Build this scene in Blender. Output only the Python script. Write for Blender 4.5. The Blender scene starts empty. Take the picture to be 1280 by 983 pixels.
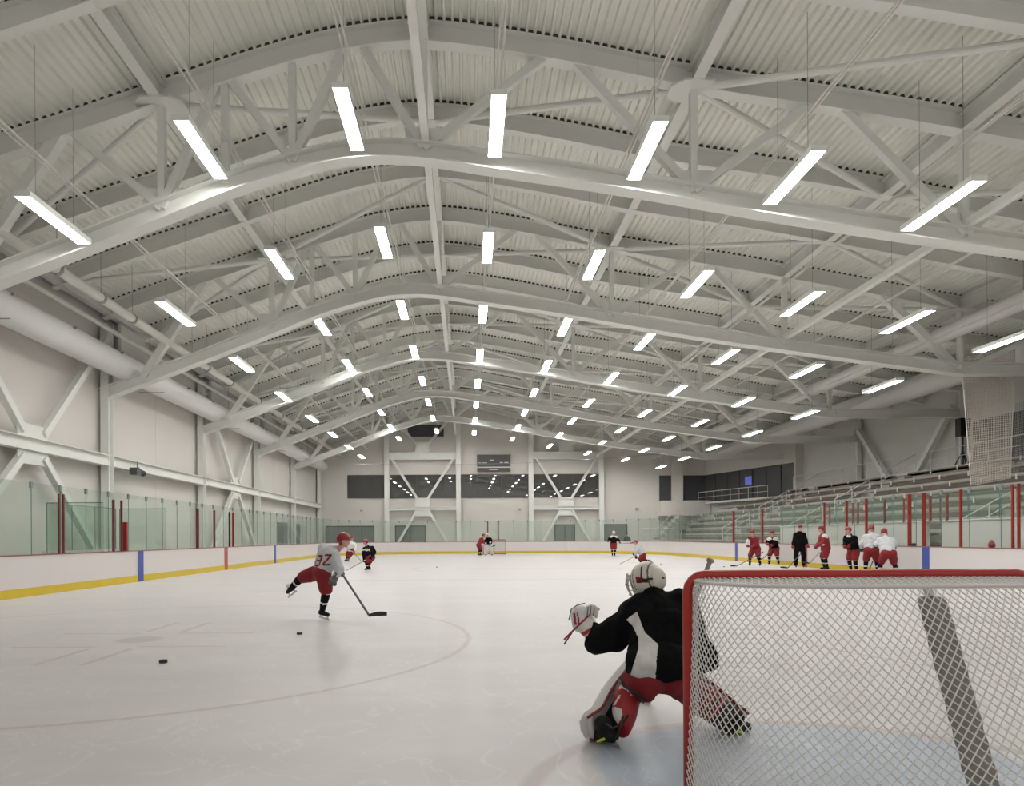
import bpy, math, random
from mathutils import Vector, Matrix
random.seed(7)
PI = math.pi
sc = bpy.context.scene
COL = sc.collection
V = Vector
CAMZ, F = 1.4, 853.0

def at(px, py, D):
    """a point of the place, from the survey of the photograph and its depth"""
    dx, dy = px - 583, py - 672
    x, y = dx - .005 * dy, dy + .005 * dx
    return V((x * D / F, D, CAMZ - y * D / F))

# ------------------------------------------------------------------ materials
def principled(name):
    m = bpy.data.materials.new(name); m.use_nodes = True
    nt = m.node_tree; b = nt.nodes['Principled BSDF']
    return m, nt, b

def mat(name, col, rough=.5, metal=0., var=.06, scale=3., bump=0., emit=None, spec=None):
    m, nt, b = principled(name)
    tc = nt.nodes.new('ShaderNodeTexCoord'); nz = nt.nodes.new('ShaderNodeTexNoise')
    nz.inputs['Scale'].default_value = scale; nz.inputs['Detail'].default_value = 3
    nt.links.new(tc.outputs['Object'], nz.inputs['Vector'])
    mx = nt.nodes.new('ShaderNodeMix'); mx.data_type = 'RGBA'
    lo = [max(0, c * (1 - var)) for c in col] + [1]; hi = [min(1, c * (1 + var)) for c in col] + [1]
    mx.inputs[6].default_value = lo; mx.inputs[7].default_value = hi
    nt.links.new(nz.outputs['Fac'], mx.inputs[0]); nt.links.new(mx.outputs[2], b.inputs['Base Color'])
    b.inputs['Roughness'].default_value = rough; b.inputs['Metallic'].default_value = metal
    if spec is not None: b.inputs['Specular IOR Level'].default_value = spec
    if bump:
        bp = nt.nodes.new('ShaderNodeBump'); bp.inputs['Strength'].default_value = bump; bp.inputs['Distance'].default_value = .01
        nt.links.new(nz.outputs['Fac'], bp.inputs['Height']); nt.links.new(bp.outputs[0], b.inputs['Normal'])
    if emit:
        b.inputs['Emission Color'].default_value = (*emit[:3], 1); b.inputs['Emission Strength'].default_value = emit[3]
    return m

def glassmat(name, tint, refl=.07, haze=.0):
    m = bpy.data.materials.new(name); m.use_nodes = True; nt = m.node_tree
    nt.nodes.clear()
    out = nt.nodes.new('ShaderNodeOutputMaterial'); tr = nt.nodes.new('ShaderNodeBsdfTransparent'); gl = nt.nodes.new('ShaderNodeBsdfGlossy')
    df = nt.nodes.new('ShaderNodeBsdfDiffuse'); mx = nt.nodes.new('ShaderNodeMixShader'); m2 = nt.nodes.new('ShaderNodeMixShader')
    nz = nt.nodes.new('ShaderNodeTexNoise'); nz.inputs['Scale'].default_value = .7
    ge = nt.nodes.new('ShaderNodeNewGeometry'); dt = nt.nodes.new('ShaderNodeVectorMath'); dt.operation = 'DOT_PRODUCT'
    nt.links.new(ge.outputs['Normal'], dt.inputs[0]); nt.links.new(ge.outputs['Incoming'], dt.inputs[1])
    ab = nt.nodes.new('ShaderNodeMath'); ab.operation = 'ABSOLUTE'; nt.links.new(dt.outputs['Value'], ab.inputs[0])
    sb_ = nt.nodes.new('ShaderNodeMath'); sb_.operation = 'SUBTRACT'; sb_.inputs[0].default_value = 1; nt.links.new(ab.outputs[0], sb_.inputs[1])
    pw_ = nt.nodes.new('ShaderNodeMath'); pw_.operation = 'POWER'; pw_.inputs[1].default_value = 5; nt.links.new(sb_.outputs[0], pw_.inputs[0])
    fr = nt.nodes.new('ShaderNodeMath'); fr.operation = 'MULTIPLY'; fr.inputs[1].default_value = .5; nt.links.new(pw_.outputs[0], fr.inputs[0])
    ad = nt.nodes.new('ShaderNodeMath'); ad.operation = 'ADD'; ad.use_clamp = True; ad.inputs[1].default_value = refl
    mm = nt.nodes.new('ShaderNodeMath'); mm.operation = 'MULTIPLY'; mm.inputs[1].default_value = haze * 2
    tr.inputs['Color'].default_value = (*tint, 1); gl.inputs['Roughness'].default_value = .03; gl.inputs['Color'].default_value = (.8, .85, .83, 1)
    df.inputs['Color'].default_value = (.45, .55, .5, 1)
    L = nt.links.new
    L(fr.outputs[0], ad.inputs[0]); L(nz.outputs['Fac'], mm.inputs[0]); L(mm.outputs[0], m2.inputs[0])
    L(tr.outputs[0], m2.inputs[1]); L(df.outputs[0], m2.inputs[2])
    L(ad.outputs[0], mx.inputs[0]); L(m2.outputs[0], mx.inputs[1]); L(gl.outputs[0], mx.inputs[2]); L(mx.outputs[0], out.inputs[0])
    return m

M = {}
M['steel'] = mat('painted_steel', (.74, .745, .71), .8, var=.04, spec=.1)
M['deck'] = mat('deck_steel', (.80, .805, .745), .7, var=.05, scale=1.)
M['flute_shade'] = mat('painted_flute_shade', (.05, .05, .045), .9)  # dark colour standing in for the shade inside the deck flutes
M['wall'] = mat('wall_panel', (.64, .61, .575), .6, var=.03, scale=.6)
M['wallgrey'] = mat('wall_grey', (.60, .60, .57), .6, var=.04, scale=.6)
M['galv'] = mat('duct_paint', (.70, .695, .69), .35, var=.04)
M['pipe'] = mat('pipe_paint', (.66, .65, .60), .4)
M['band'] = mat('pipe_band', (.28, .27, .25), .4)
M['wire'] = mat('wire_grey', (.30, .30, .28), .5)
M['board'] = mat('board_plastic', (.64, .60, .59), .32, var=.02, scale=1.2)
M['yellow'] = mat('kick_yellow', (.60, .44, .02), .35)
M['caprail'] = mat('cap_rail_red', (.28, .11, .11), .4)
M['blue'] = mat('line_blue', (.05, .08, .33), .4)
M['redline'] = mat('line_red', (.38, .07, .06), .4)
M['post_red'] = mat('post_red', (.26, .02, .016), .35)
M['post_dull'] = mat('post_dull_red', (.15, .035, .035), .4)
M['black'] = mat('black_plastic', (.012, .012, .013), .5)
M['dark'] = mat('dark_grey', (.07, .07, .07), .5)
M['edge'] = mat('glass_edge', (.10, .17, .15), .3)
M['clip'] = mat('clip_grey', (.20, .23, .22), .4)
M['glass'] = glassmat('rink_glass', (.915, .955, .93), .02, .03)
M['window'] = mat('window_dark', (.07, .07, .066), .0, var=0, spec=.9)
M['windowb'] = mat('window_backroom', (.075, .075, .08), .3, spec=.3)
M['mull'] = mat('mullion', (.05, .05, .05), .5)
M['door'] = mat('door_grey', (.20, .205, .195), .4)
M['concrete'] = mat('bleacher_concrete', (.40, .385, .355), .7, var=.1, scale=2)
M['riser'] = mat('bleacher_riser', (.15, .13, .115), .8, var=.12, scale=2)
M['bench'] = mat('bench_wood', (.30, .235, .19), .5, var=.12, scale=4)
M['rail'] = mat('rail_paint', (.66, .65, .62), .4)
M['cloth_red'] = mat('cloth_red', (.20, .007, .012), .8, var=.2, scale=9, bump=.3)
M['cloth_black'] = mat('cloth_black', (.0045, .0045, .005), .95, var=.2, scale=9, bump=.3, spec=.15)
M['cloth_grey'] = mat('cloth_grey', (.47, .48, .50), .85, var=.15, scale=7, bump=.3)
M['cloth_white'] = mat('cloth_white', (.66, .65, .63), .8, var=.1, scale=9, bump=.3)
M['sock_dark'] = mat('sock_dark', (.006, .006, .008), .9, spec=.2, var=.2, scale=9)
M['helmet_red'] = mat('helmet_red', (.21, .012, .016), .3)
M['helmet_white'] = mat('helmet_cream', (.62, .60, .52), .3, var=.08, scale=6)
M['skin'] = mat('skin', (.55, .33, .25), .6)
M['eye'] = mat('eye_dark', (.03, .02, .02), .4)
M['lip'] = mat('lip', (.40, .16, .14), .5)
M['leather_white'] = mat('leather_white', (.64, .62, .60), .45, var=.06, scale=12, bump=.2)
M['leather_red'] = mat('leather_red', (.32, .010, .014), .45, var=.1, scale=12, bump=.2)
M['leather_maroon'] = mat('leather_maroon', (.22, .02, .03), .5)
M['skate'] = mat('skate_black', (.007, .007, .007), .6, spec=.25)
M['blade'] = mat('blade_steel', (.55, .55, .55), .25, metal=.8)
M['lime'] = mat('lime_accent', (.55, .75, .05), .5)
M['stick'] = mat('stick_shaft', (.07, .065, .06), .4)
M['stickgrey'] = mat('stick_grey', (.28, .27, .24), .5)
M['net'] = mat('net_cord', (.70, .69, .67), .8)
M['netmesh'] = mat('curtain_cord', (.68, .62, .56), .8)
M['goal_red'] = mat('goal_red', (.38, .022, .016), .28, var=.08)
M['pad_grey'] = mat('pad_grey', (.25, .245, .22), .7, var=.25, scale=14, bump=.5)
M['housing'] = mat('lamp_housing', (.75, .75, .72), .4)
M['screen'] = mat('screen_glow', (.1, .12, .4), .4, emit=(.2, .25, 1., .25))
M['text'] = mat('pale_lettering', (.6, .55, .56), .5)
LAMP = 36.0
M['lamp'] = mat('lamp_lens', (.9, .9, .9), .5, emit=(1., .985, .955, LAMP))

# ------------------------------------------------------------------ ice with its painted lines
def ice_material():
    m, nt, b = principled('ice'); L = nt.links.new
    tc = nt.nodes.new('ShaderNodeTexCoord'); sp = nt.nodes.new('ShaderNodeSeparateXYZ'); L(tc.outputs['Object'], sp.inputs[0])
    X, Y = sp.outputs[0], sp.outputs[1]
    def mt(op, a, b_=None, c=None, clamp=False):
        n = nt.nodes.new('ShaderNodeMath'); n.operation = op; n.use_clamp = clamp
        for i, v in enumerate((a, b_, c)):
            if v is None: continue
            if isinstance(v, (int, float)): n.inputs[i].default_value = v
            else: L(v, n.inputs[i])
        return n.outputs[0]
    def near(v, c, w, soft=.03):          # 1 where |v-c|<w
        d = mt('ABSOLUTE', mt('SUBTRACT', v, c))
        return mt('MULTIPLY', mt('SUBTRACT', w + soft, d), 1. / soft, clamp=True)
    def dist(cx, cy):
        dx = mt('SUBTRACT', X, cx); dy = mt('SUBTRACT', Y, cy)
        return mt('SQRT', mt('ADD', mt('MULTIPLY', dx, dx), mt('MULTIPLY', dy, dy)))
    def mul(*a):
        r = a[0]
        for q in a[1:]: r = mt('MULTIPLY', r, q)
        return r
    def mx(*a):
        r = a[0]
        for q in a[1:]: r = mt('MAXIMUM', r, q)
        return r
    def gt(v, c): return mt('MULTIPLY', mt('SUBTRACT', v, c), 30., clamp=True)
    XC, YC = 2.2, 30.5
    noise = nt.nodes.new('ShaderNodeTexNoise'); noise.inputs['Scale'].default_value = 1.3; noise.inputs['Detail'].default_value = 8
    mp = nt.nodes.new('ShaderNodeMapping'); mp.inputs['Scale'].default_value = (.4, .8, 1); L(tc.outputs['Object'], mp.inputs[0]); L(mp.outputs[0], noise.inputs['Vector'])
    fine = nt.nodes.new('ShaderNodeTexNoise'); fine.inputs['Scale'].default_value = 9; fine.inputs['Detail'].default_value = 6
    mp2 = nt.nodes.new('ShaderNodeMapping'); mp2.inputs['Scale'].default_value = (.25, 2.2, 1); mp2.inputs['Rotation'].default_value = (0, 0, .5)
    L(tc.outputs['Object'], mp2.inputs[0]); L(mp2.outputs[0], fine.inputs['Vector'])
    # skate scratches: thin curved veins
    wv = nt.nodes.new('ShaderNodeTexNoise'); wv.inputs['Scale'].default_value = 1.1; wv.inputs['Detail'].default_value = 4; wv.inputs['Distortion'].default_value = 1.5
    L(tc.outputs['Object'], wv.inputs['Vector'])
    vein = mt('MULTIPLY', mt('SUBTRACT', .012, mt('ABSOLUTE', mt('SUBTRACT', wv.outputs['Fac'], .5))), 60., clamp=True)
    red = []
    for cx in (XC - 6.75, XC + 6.75):
        for cy in (9.48, 51.5):
            d = dist(cx, cy)
            red.append(near(d, 4.57, .018, .035)); red.append(mt('MULTIPLY', mt('SUBTRACT', .34, d), 12., clamp=True))
            ax = mt('ABSOLUTE', mt('SUBTRACT', X, cx)); ay = mt('ABSOLUTE', mt('SUBTRACT', Y, cy))
            red.append(mul(near(ay, .62, .025, .03), near(ax, .84, .56, .02)))
            red.append(mul(near(ax, .27, .025, .03), near(ay, 1.35, .55, .02)))
        for cy in (YC - 6.3, YC + 6.3):
            red.append(mt('MULTIPLY', mt('SUBTRACT', .34, dist(cx, cy)), 12., clamp=True))
    for gy in (3.3, 57.4 - 2.1): red.append(near(Y, gy, .025))
    red.append(near(Y, YC, .15))
    dC = dist(XC, YC); red.append(mt('MULTIPLY', near(dC, 4.57, .03, .05), 1.))
    dg = dist(2.09, 3.3); arc = mul(near(dg, 1.82, .03, .05), gt(Y, 3.3)); red.append(arc)
    redmask = mt('MULTIPLY', mx(*red), .38)
    bl = [near(Y, YC - 7.95, .15), near(Y, YC + 7.75, .15)]
    bluemask = mt('MULTIPLY', mx(*bl), .28)
    crease = mul(mt('MULTIPLY', mt('SUBTRACT', 1.80, dg), 12., clamp=True), near(X, 2.09, 1.26, .08), gt(Y, 3.32))
    dg2 = dist(XC, 55.2); cr2 = mul(mt('MULTIPLY', mt('SUBTRACT', 1.80, dg2), 12., clamp=True), near(X, XC, 1.26, .08), mt('SUBTRACT', 1., gt(Y, 55.2)))
    creasemask = mt('MULTIPLY', mx(crease, cr2), mt('ADD', .42, mt('MULTIPLY', fine.outputs['Fac'], .45)))
    def mix(fac, a, c):
        n = nt.nodes.new('ShaderNodeMix'); n.data_type = 'RGBA'
        L(fac, n.inputs[0]) if not isinstance(fac, float) else setattr(n.inputs[0], 'default_value', fac)
        if isinstance(a, tuple): n.inputs[6].default_value = (*a, 1)
        else: L(a, n.inputs[6])
        if isinstance(c, tuple): n.inputs[7].default_value = (*c, 1)
        else: L(c, n.inputs[7])
        return n.outputs[2]
    base = mix(mt('MULTIPLY', mt('SUBTRACT', noise.outputs['Fac'], .3), 2.2, clamp=True), (.545, .52, .51), (.645, .625, .62))
    base = mix(mt('MULTIPLY', mt('MULTIPLY', mt('SUBTRACT', fine.outputs['Fac'], .55), mt('MULTIPLY', mt('SUBTRACT', Y, 5.), .25, clamp=True)), 2.5, clamp=True), base, (.71, .70, .705))
    base = mix(creasemask, base, (.34, .44, .56))
    base = mix(redmask, base, (.36, .23, .25))
    base = mix(bluemask, base, (.25, .28, .42))
    base = mix(mt('MULTIPLY', vein, .25), base, (.9, .9, .9))
    L(base, b.inputs['Base Color'])
    ro = mt('ADD', .23, mt('MULTIPLY', noise.outputs['Fac'], .20)); L(ro, b.inputs['Roughness'])
    b.inputs['IOR'].default_value = 1.25
    return m
M['ice'] = ice_material()

# ------------------------------------------------------------------ mesh builder
class MB:
    def __init__(s): s.v = []; s.f = []
    def box(s, lo, hi):
        x0, y0, z0 = lo; x1, y1, z1 = hi; n = len(s.v)
        s.v += [V(p) for p in ((x0,y0,z0),(x1,y0,z0),(x1,y1,z0),(x0,y1,z0),(x0,y0,z1),(x1,y0,z1),(x1,y1,z1),(x0,y1,z1))]
        s.f += [[n+i for i in q] for q in ((0,3,2,1),(4,5,6,7),(0,1,5,4),(1,2,6,5),(2,3,7,6),(3,0,4,7))]
        return s
    def loops(s, rings, closed=False, caps=True):
        n0 = len(s.v); k = len(rings[0])
        for r in rings: s.v += [V(p) for p in r]
        m = len(rings)
        for i in range(m if closed else m - 1):
            a = n0 + i * k; b = n0 + ((i + 1) % m) * k
            for j in range(k):
                j2 = (j + 1) % k; s.f.append([a + j, a + j2, b + j2, b + j])
        if caps and not closed:
            s.f.append([n0 + j for j in range(k)][::-1]); s.f.append([n0 + (m - 1) * k + j for j in range(k)])
        return s
    def sweep(s, path, rects, side):
        """rects: (s0,s1,u0,u1) sections in (side, up) coordinates, swept along path"""
        path = [V(p) for p in path]; side = V(side).normalized()
        ups = []
        for i in range(len(path)):
            t = (path[min(i + 1, len(path) - 1)] - path[max(i - 1, 0)]).normalized()
            u = side.cross(t)
            if u.z < 0 or (abs(u.z) < 1e-6 and u.x < 0): u = -u
            ups.append(u.normalized())
        for (a, b_, c, d) in rects:
            s.loops([[p + side * a + u * c, p + side * b_ + u * c, p + side * b_ + u * d, p + side * a + u * d] for p, u in zip(path, ups)])
        return s
    def ibeam(s, path, w, h, side, tf=.035, tw=.03):
        return s.sweep(path, [(-w/2, w/2, -h/2, -h/2+tf), (-w/2, w/2, h/2-tf, h/2), (-tw/2, tw/2, -h/2+tf, h/2-tf)], side)
    def bar(s, p, q, w, h, side=None):
        p, q = V(p), V(q); t = (q - p).normalized()
        if side is None:
            side = t.cross(V((0, 0, 1)))
            if side.length < .05: side = V((1, 0, 0))
        side = V(side); side = (side - t * side.dot(t)).normalized(); u = side.cross(t).normalized()
        return s.loops([[c - side*w/2 - u*h/2, c + side*w/2 - u*h/2, c + side*w/2 + u*h/2, c - side*w/2 + u*h/2] for c in (p, q)])
    def tube(s, pts, r, n=8, r2=None, closed=False):
        pts = [V(p) for p in pts]; m = len(pts); rings = []; ref = None
        for i, p in enumerate(pts):
            if closed: t = (pts[(i + 1) % m] - pts[i - 1]).normalized()
            else: t = (pts[min(i + 1, m - 1)] - pts[max(i - 1, 0)]).normalized()
            if ref is None: ref = t.cross(V((.13, .27, 1))).normalized()
            ref = (ref - t * ref.dot(t)).normalized(); bt = t.cross(ref)
            rr = r if r2 is None else r + (r2 - r) * i / max(1, m - 1)
            rings.append([p + (ref * math.cos(2*PI*j/n) + bt * math.sin(2*PI*j/n)) * rr for j in range(n)])
        return s.loops(rings, closed=closed)
    def cap(s, p, q, r1, r2=None, n=12, sq=None):
        """tapered capsule; sq=(axis, factor) flattens it along axis"""
        p, q = V(p), V(q); r2 = r1 if r2 is None else r2
        t = q - p
        t = t.normalized() if t.length > 1e-6 else V((0, 0, 1))
        a = t.cross(V((.3, .2, 1))).normalized(); b_ = t.cross(a); rings = []
        H = 4
        for i in range(H + 1):
            th = -PI/2 + PI/2 * i / H if i else -PI/2 + .15
            rings.append([p + t * r1 * math.sin(th) + (a*math.cos(2*PI*j/n) + b_*math.sin(2*PI*j/n)) * r1 * math.cos(th) for j in range(n)])
        for i in range(H + 1):
            th = PI/2 * i / H if i < H else PI/2 - .15
            rings.append([q + t * r2 * math.sin(th) + (a*math.cos(2*PI*j/n) + b_*math.sin(2*PI*j/n)) * r2 * math.cos(th) for j in range(n)])
        if sq:
            ax = V(sq[0]).normalized(); c = (p + q) / 2
            rings = [[v - ax * (v - c).dot(ax) * (1 - sq[1]) for v in r] for r in rings]
        return s.loops(rings)
    def ell(s, c, rx, ry, rz, ax=(1,0,0), ay=(0,1,0), az=(0,0,1), nu=20, nv=12, clip=None):
        c = V(c); ax, ay, az = V(ax), V(ay), V(az); rings = []
        for i in range(nv + 1):
            th = -PI/2 + PI * min(max(i, .12), nv - .12) / nv; ring = []
            for j in range(nu):
                ph = 2*PI*j/nu; l = V((math.cos(th)*math.cos(ph)*rx, math.cos(th)*math.sin(ph)*ry, math.sin(th)*rz))
                if clip: l = clip(l)
                ring.append(c + ax*l.x + ay*l.y + az*l.z)
            rings.append(ring)
        return s.loops(rings)

BASE = {}
def mesh_obj(name, mb, m, parent=None, smooth=False):
    me = bpy.data.meshes.new(name); off = BASE.get(parent.name, V((0,0,0))) if parent else V((0,0,0))
    me.from_pydata([tuple(v - off) for v in mb.v], [], mb.f)
    for mm in (m if isinstance(m, (list, tuple)) else [m]): me.materials.append(mm)
    if smooth: me.polygons.foreach_set('use_smooth', [True] * len(me.polygons))
    me.update()
    return link(name, me, parent)
def link(name, me, parent=None):
    o = bpy.data.objects.new(name, me); COL.objects.link(o)
    if parent: o.parent = parent; BASE[o.name] = BASE.get(parent.name, V((0,0,0)))
    return o
def tag(o, label=None, cat=None, group=None, kind=None):
    if label: o['label'] = label
    if cat: o['category'] = cat
    if group: o['group'] = group
    if kind: o['kind'] = kind
    return o
def thing(name, label, cat, loc, group=None):
    o = bpy.data.objects.new(name, None); COL.objects.link(o); o.location = V(loc); BASE[o.name] = V(loc)
    o.empty_display_size = .2
    return tag(o, label, cat, group)
def solo(name, mb, m, label, cat, group=None, smooth=False, loc=None):
    """a thing that is one mesh, origin at loc"""
    me_off = V(loc) if loc is not None else (V((sum(v.x for v in mb.v), sum(v.y for v in mb.v), sum(v.z for v in mb.v))) / len(mb.v))
    mb.v = [v - me_off for v in mb.v]
    o = mesh_obj(name, mb, m, None, smooth); o.location = me_off; BASE[o.name] = me_off
    return tag(o, label, cat, group)
def struct(name, mb, m, smooth=False, parent=None):
    o = mesh_obj(name, mb, m, parent, smooth)
    if not parent: o['kind'] = 'structure'
    return o
def dup(root, loc, label, group=None):
    r = root.copy(); COL.objects.link(r); r.location = V(loc); BASE[r.name] = V(loc); r['label'] = label
    if group: r['group'] = group
    for ch in KIDS[root.name]:
        c = ch.copy(); COL.objects.link(c); c.parent = r
        for g in KIDS.get(ch.name, ()):
            d = g.copy(); COL.objects.link(d); d.parent = c
    return r
KIDS = {}
def kid(parent, o): KIDS.setdefault(parent.name, []).append(o); return o

def lerpprof(pts):
    """smooth curve through pts (Catmull-Rom in z over x)"""
    def f(x):
        if x <= pts[0][0]: i = 0
        elif x >= pts[-1][0]: i = len(pts) - 2
        else: i = max(j for j in range(len(pts) - 1) if pts[j][0] <= x)
        (x0, z0), (x1, z1) = pts[i], pts[i + 1]
        def sl(j):
            a = pts[max(j - 1, 0)]; b_ = pts[min(j + 1, len(pts) - 1)]
            return (b_[1] - a[1]) / (b_[0] - a[0])
        h = x1 - x0; t = (x - x0) / h; m0, m1 = sl(i) * h, sl(i + 1) * h
        return (2*t**3-3*t**2+1)*z0 + (t**3-2*t**2+t)*m0 + (-2*t**3+3*t**2)*z1 + (t**3-t**2)*m1
    return f
zt = lerpprof([(-14.2, 9.95), (-11.4, 10.95), (-9.3, 11.62), (-7.4, 12.25), (-4.75, 13.1), (-3.0, 13.53), (-1, 13.72), (2.0, 13.30), (5.6, 12.58), (9.4, 11.98), (12.2, 11.48), (19, 10.2), (26.2, 9.0)])
zb = lerpprof([(-13.8, 6.95), (-11.4, 7.85), (-7.4, 9.38), (-5.6, 10.1), (-4.2, 10.52), (-3.0, 10.8), (-1.4, 10.85), (.7, 10.55), (3.9, 10.05), (8.1, 9.3), (12.2, 8.66), (18.9, 7.72)])
XL, XR, YF, YN = -14.0, 26.0, 64.0, -3.0
TR = [16.7, 26.1, 35.45, 44.8, 54.2]
BAY = 9.36
ORD = ['nearest', 'second', 'third', 'fourth', 'fifth', 'sixth', 'seventh', 'eighth', 'ninth']

# ------------------------------------------------------------------ shell
struct('floor', MB().box((XL, YN, -.3), (XR, YF, -.031)), M['concrete'])
def rink_path(off=0., step=8):
    x0, x1, y0, y1, r = -10.75, 15.15, -.6, 58.3, 8.5
    pts = []
    def arc(cx, cy, a0, a1):
        for i in range(step + 1):
            a = a0 + (a1 - a0) * i / step; pts.append((V((cx + r*math.cos(a), cy + r*math.sin(a), 0)), V((math.cos(a), math.sin(a), 0))))
    arc(x0 + r, y1 - r, PI, PI/2); arc(x1 - r, y1 - r, PI/2, 0); arc(x1 - r, y0 + r, 0, -PI/2); arc(x0 + r, y0 + r, -PI/2, -PI)
    return pts
RP = rink_path(step=14)
ice = MB(); n = len(RP); ice.v = [p + nn * .05 + V((0, 0, 0)) for p, nn in RP]; ice.f = [list(range(n))[::-1]]
ice.v += [v + V((0, 0, -.03)) for v in ice.v]; ice.f += [[i, (i + 1) % n, n + (i + 1) % n, n + i] for i in range(n)]
o = mesh_obj('ice_sheet', ice, M['ice']); tag(o, kind='structure')

# roof deck : ribs run along the hall
d = MB(); xs = []; x = -14.3
while x < 26.2:
    xs += [(x, 0), (x + .05, 0), (x + .075, .085), (x + .175, .085)]; x += .2
n = len(xs)
for yy in (YN, YF + .3):
    d.v += [V((a, yy, zt(a) + .265 + b_)) for a, b_ in xs]
d.f += [[i, i + 1, n + i + 1, n + i] for i in range(n - 1)]
struct('ceiling', d, M['deck'])

def wall_x(name, x, m, y0=YN, y1=YF):
    s = 1 if x > 0 else -1
    return struct(name, MB().box((min(x, x + s*.3), y0, 0), (max(x, x + s*.3), y1, zt(x) + .3)), m)
wl = wall_x('wall_left', XL, M['wall'])
wr = wall_x('wall_right', XR, M['wallgrey'])
w = MB(); xx = [XL - .3 + i * (XR - XL + .6) / 60 for i in range(61)]
w.v = [V((a, YF, 0)) for a in xx] + [V((a, YF, zt(a) + .32)) for a in xx] + [V((a, YF + .3, 0)) for a in xx] + [V((a, YF + .3, zt(a) + .32)) for a in xx]
for i in range(60):
    w.f += [[i, i+1, 61+i+1, 61+i], [122+i+1, 122+i, 183+i, 183+i+1], [61+i, 62+i, 184+i, 183+i]]
struct('wall_far', w, M['wall'])
# joints between wall panels, left
for i, y in enumerate([20.0, 30.8, 40.1, 49.5, 59.]):
    struct('trim_%d' % (i + 1), MB().box((XL, y - .012, 0), (XL + .006, y + .012, 9.9)), M['wall'])
struct('trim_6', MB().box((XL, YF - .03, 3.37), (18, YF, 3.40)), M['wall'])

# ------------------------------------------------------------------ trusses
def truss():
    D = TR[0]; t = thing('roof_truss', 'white steel arched roof truss closest to the camera with fanned webs', 'truss', (0, D, 0), 'arched roof trusses')
    X0, X1 = -13.9, 25.9
    top = [(X0 + (X1 - X0) * i / 70, D, zt(X0 + (X1 - X0) * i / 70)) for i in range(71)]
    kid(t, mesh_obj('top_chord', MB().ibeam(top, .32, .52, (0, 1, 0)), M['steel'], t))
    bot = [(X0 + (18.9 - X0) * i / 60, D, zb(X0 + (18.9 - X0) * i / 60)) for i in range(61)] + [(25.8, D, 7.72)]
    kid(t, mesh_obj('bottom_chord', MB().ibeam(bot, .42, .44, (0, 1, 0)), M['steel'], t))
    B = lambda x: V((x, D, zb(x) + .1)); T = lambda x: V((x, D, zt(x) - .15))
    def web(kind, a, b_, r): kid(t, mesh_obj(kind, MB().bar(a, b_, r, r, (0, 1, 0)), M['steel'], t))
    for x in (-7.4, -5.85, -4.2, 5.6, 12.2, 18.9): web('vertical', B(x), T(x), .17)
    web('vertical', B(-1), T(-1), .2)
    for a, b_ in ((-7.4, -6.0), (-4.2, -5.75), (-4.2, -2.9), (-1, -2.5), (-1, 2.0), (5.6, 2.7), (5.6, 8.5), (12.2, 9.2), (12.2, 14.9), (-7.4, -9.6)): web('diagonal', B(a), T(b_), .19)
    web('diagonal', B(18.7), T(15.9), .26); web('diagonal', B(-12.3), T(-9.9), .26); web('diagonal', V((19.2, D, 7.8)), T(22.8), .2)
    for x in (-7.4, 5.6, 18.9):
        g = MB(); z = zt(x) - .30
        g.v += [V((x + a, D + b_, z + c)) for c in (0, .05) for a, b_ in ((-.6, -.2), (-.35, -.42), (.35, -.42), (.6, -.2), (.6, .2), (.35, .42), (-.35, .42), (-.6, .2))]
        g.f += [list(range(8))[::-1], list(range(8, 16))] + [[i, (i+1) % 8, 8 + (i+1) % 8, 8 + i] for i in range(8)]
        kid(t, mesh_obj('gusset', g, M['steel'], t))
    for x in (-7.4, -1, 5.6, 12.2): kid(t, mesh_obj('gusset', MB().box((x - .45, D - .02, zb(x) + .15), (x + .45, D + .02, zb(x) + .6)), M['steel'], t))
    cl = MB().sweep(top, [(-.145, .145, .262, .345)], (0, 1, 0)); kid(t, mesh_obj('shade_strip', cl, M['flute_shade'], t))  # added dark strip imitating the shaded flute gaps above the top chord
    return t
t0 = truss()
for i, D in enumerate(TR[1:]):
    dup(t0, (0, D, 0), 'white steel arched roof truss, %s one from the camera%s' % (ORD[i + 1], ', before the far wall' if i == 3 else ''))
# joists between trusses
mids = [10.4, 13.55] + [T_ + k * BAY / 3 for T_ in TR for k in (1, 2)] + [63.6]
jx = [-13.9 + 39.8 * i / 70 for i in range(71)]
def joist():
    t = thing('arched_joist', 'white curved roof beam nearest the camera, crossing the upper left and right corners', 'beam', (0, mids[0], 0), 'arched roof beams between trusses')
    p = [(a, mids[0], zt(a)) for a in jx]
    kid(t, mesh_obj('beam', MB().ibeam(p, .26, .52, (0, 1, 0)), M['steel'], t))
    kid(t, mesh_obj('shade_strip', MB().sweep(p, [(-.12, .12, .262, .345)], (0, 1, 0)), M['flute_shade'], t)); return t  # same painted flute shade, as a dark strip over the joist
j0 = joist()
for i, D in enumerate(mids[1:]):
    k = sum(1 for T_ in TR if T_ < D)
    where = ('white curved roof beam %s the nearest truss' % 'just before') if i == 0 else ('white curved roof beam along the top of the far wall' if D > 63 else
        'white curved roof beam, %s behind the %s truss' % ('first' if i % 2 == 1 else 'second', ORD[k - 1]))
    dup(j0, (0, D, 0), where)
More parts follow.
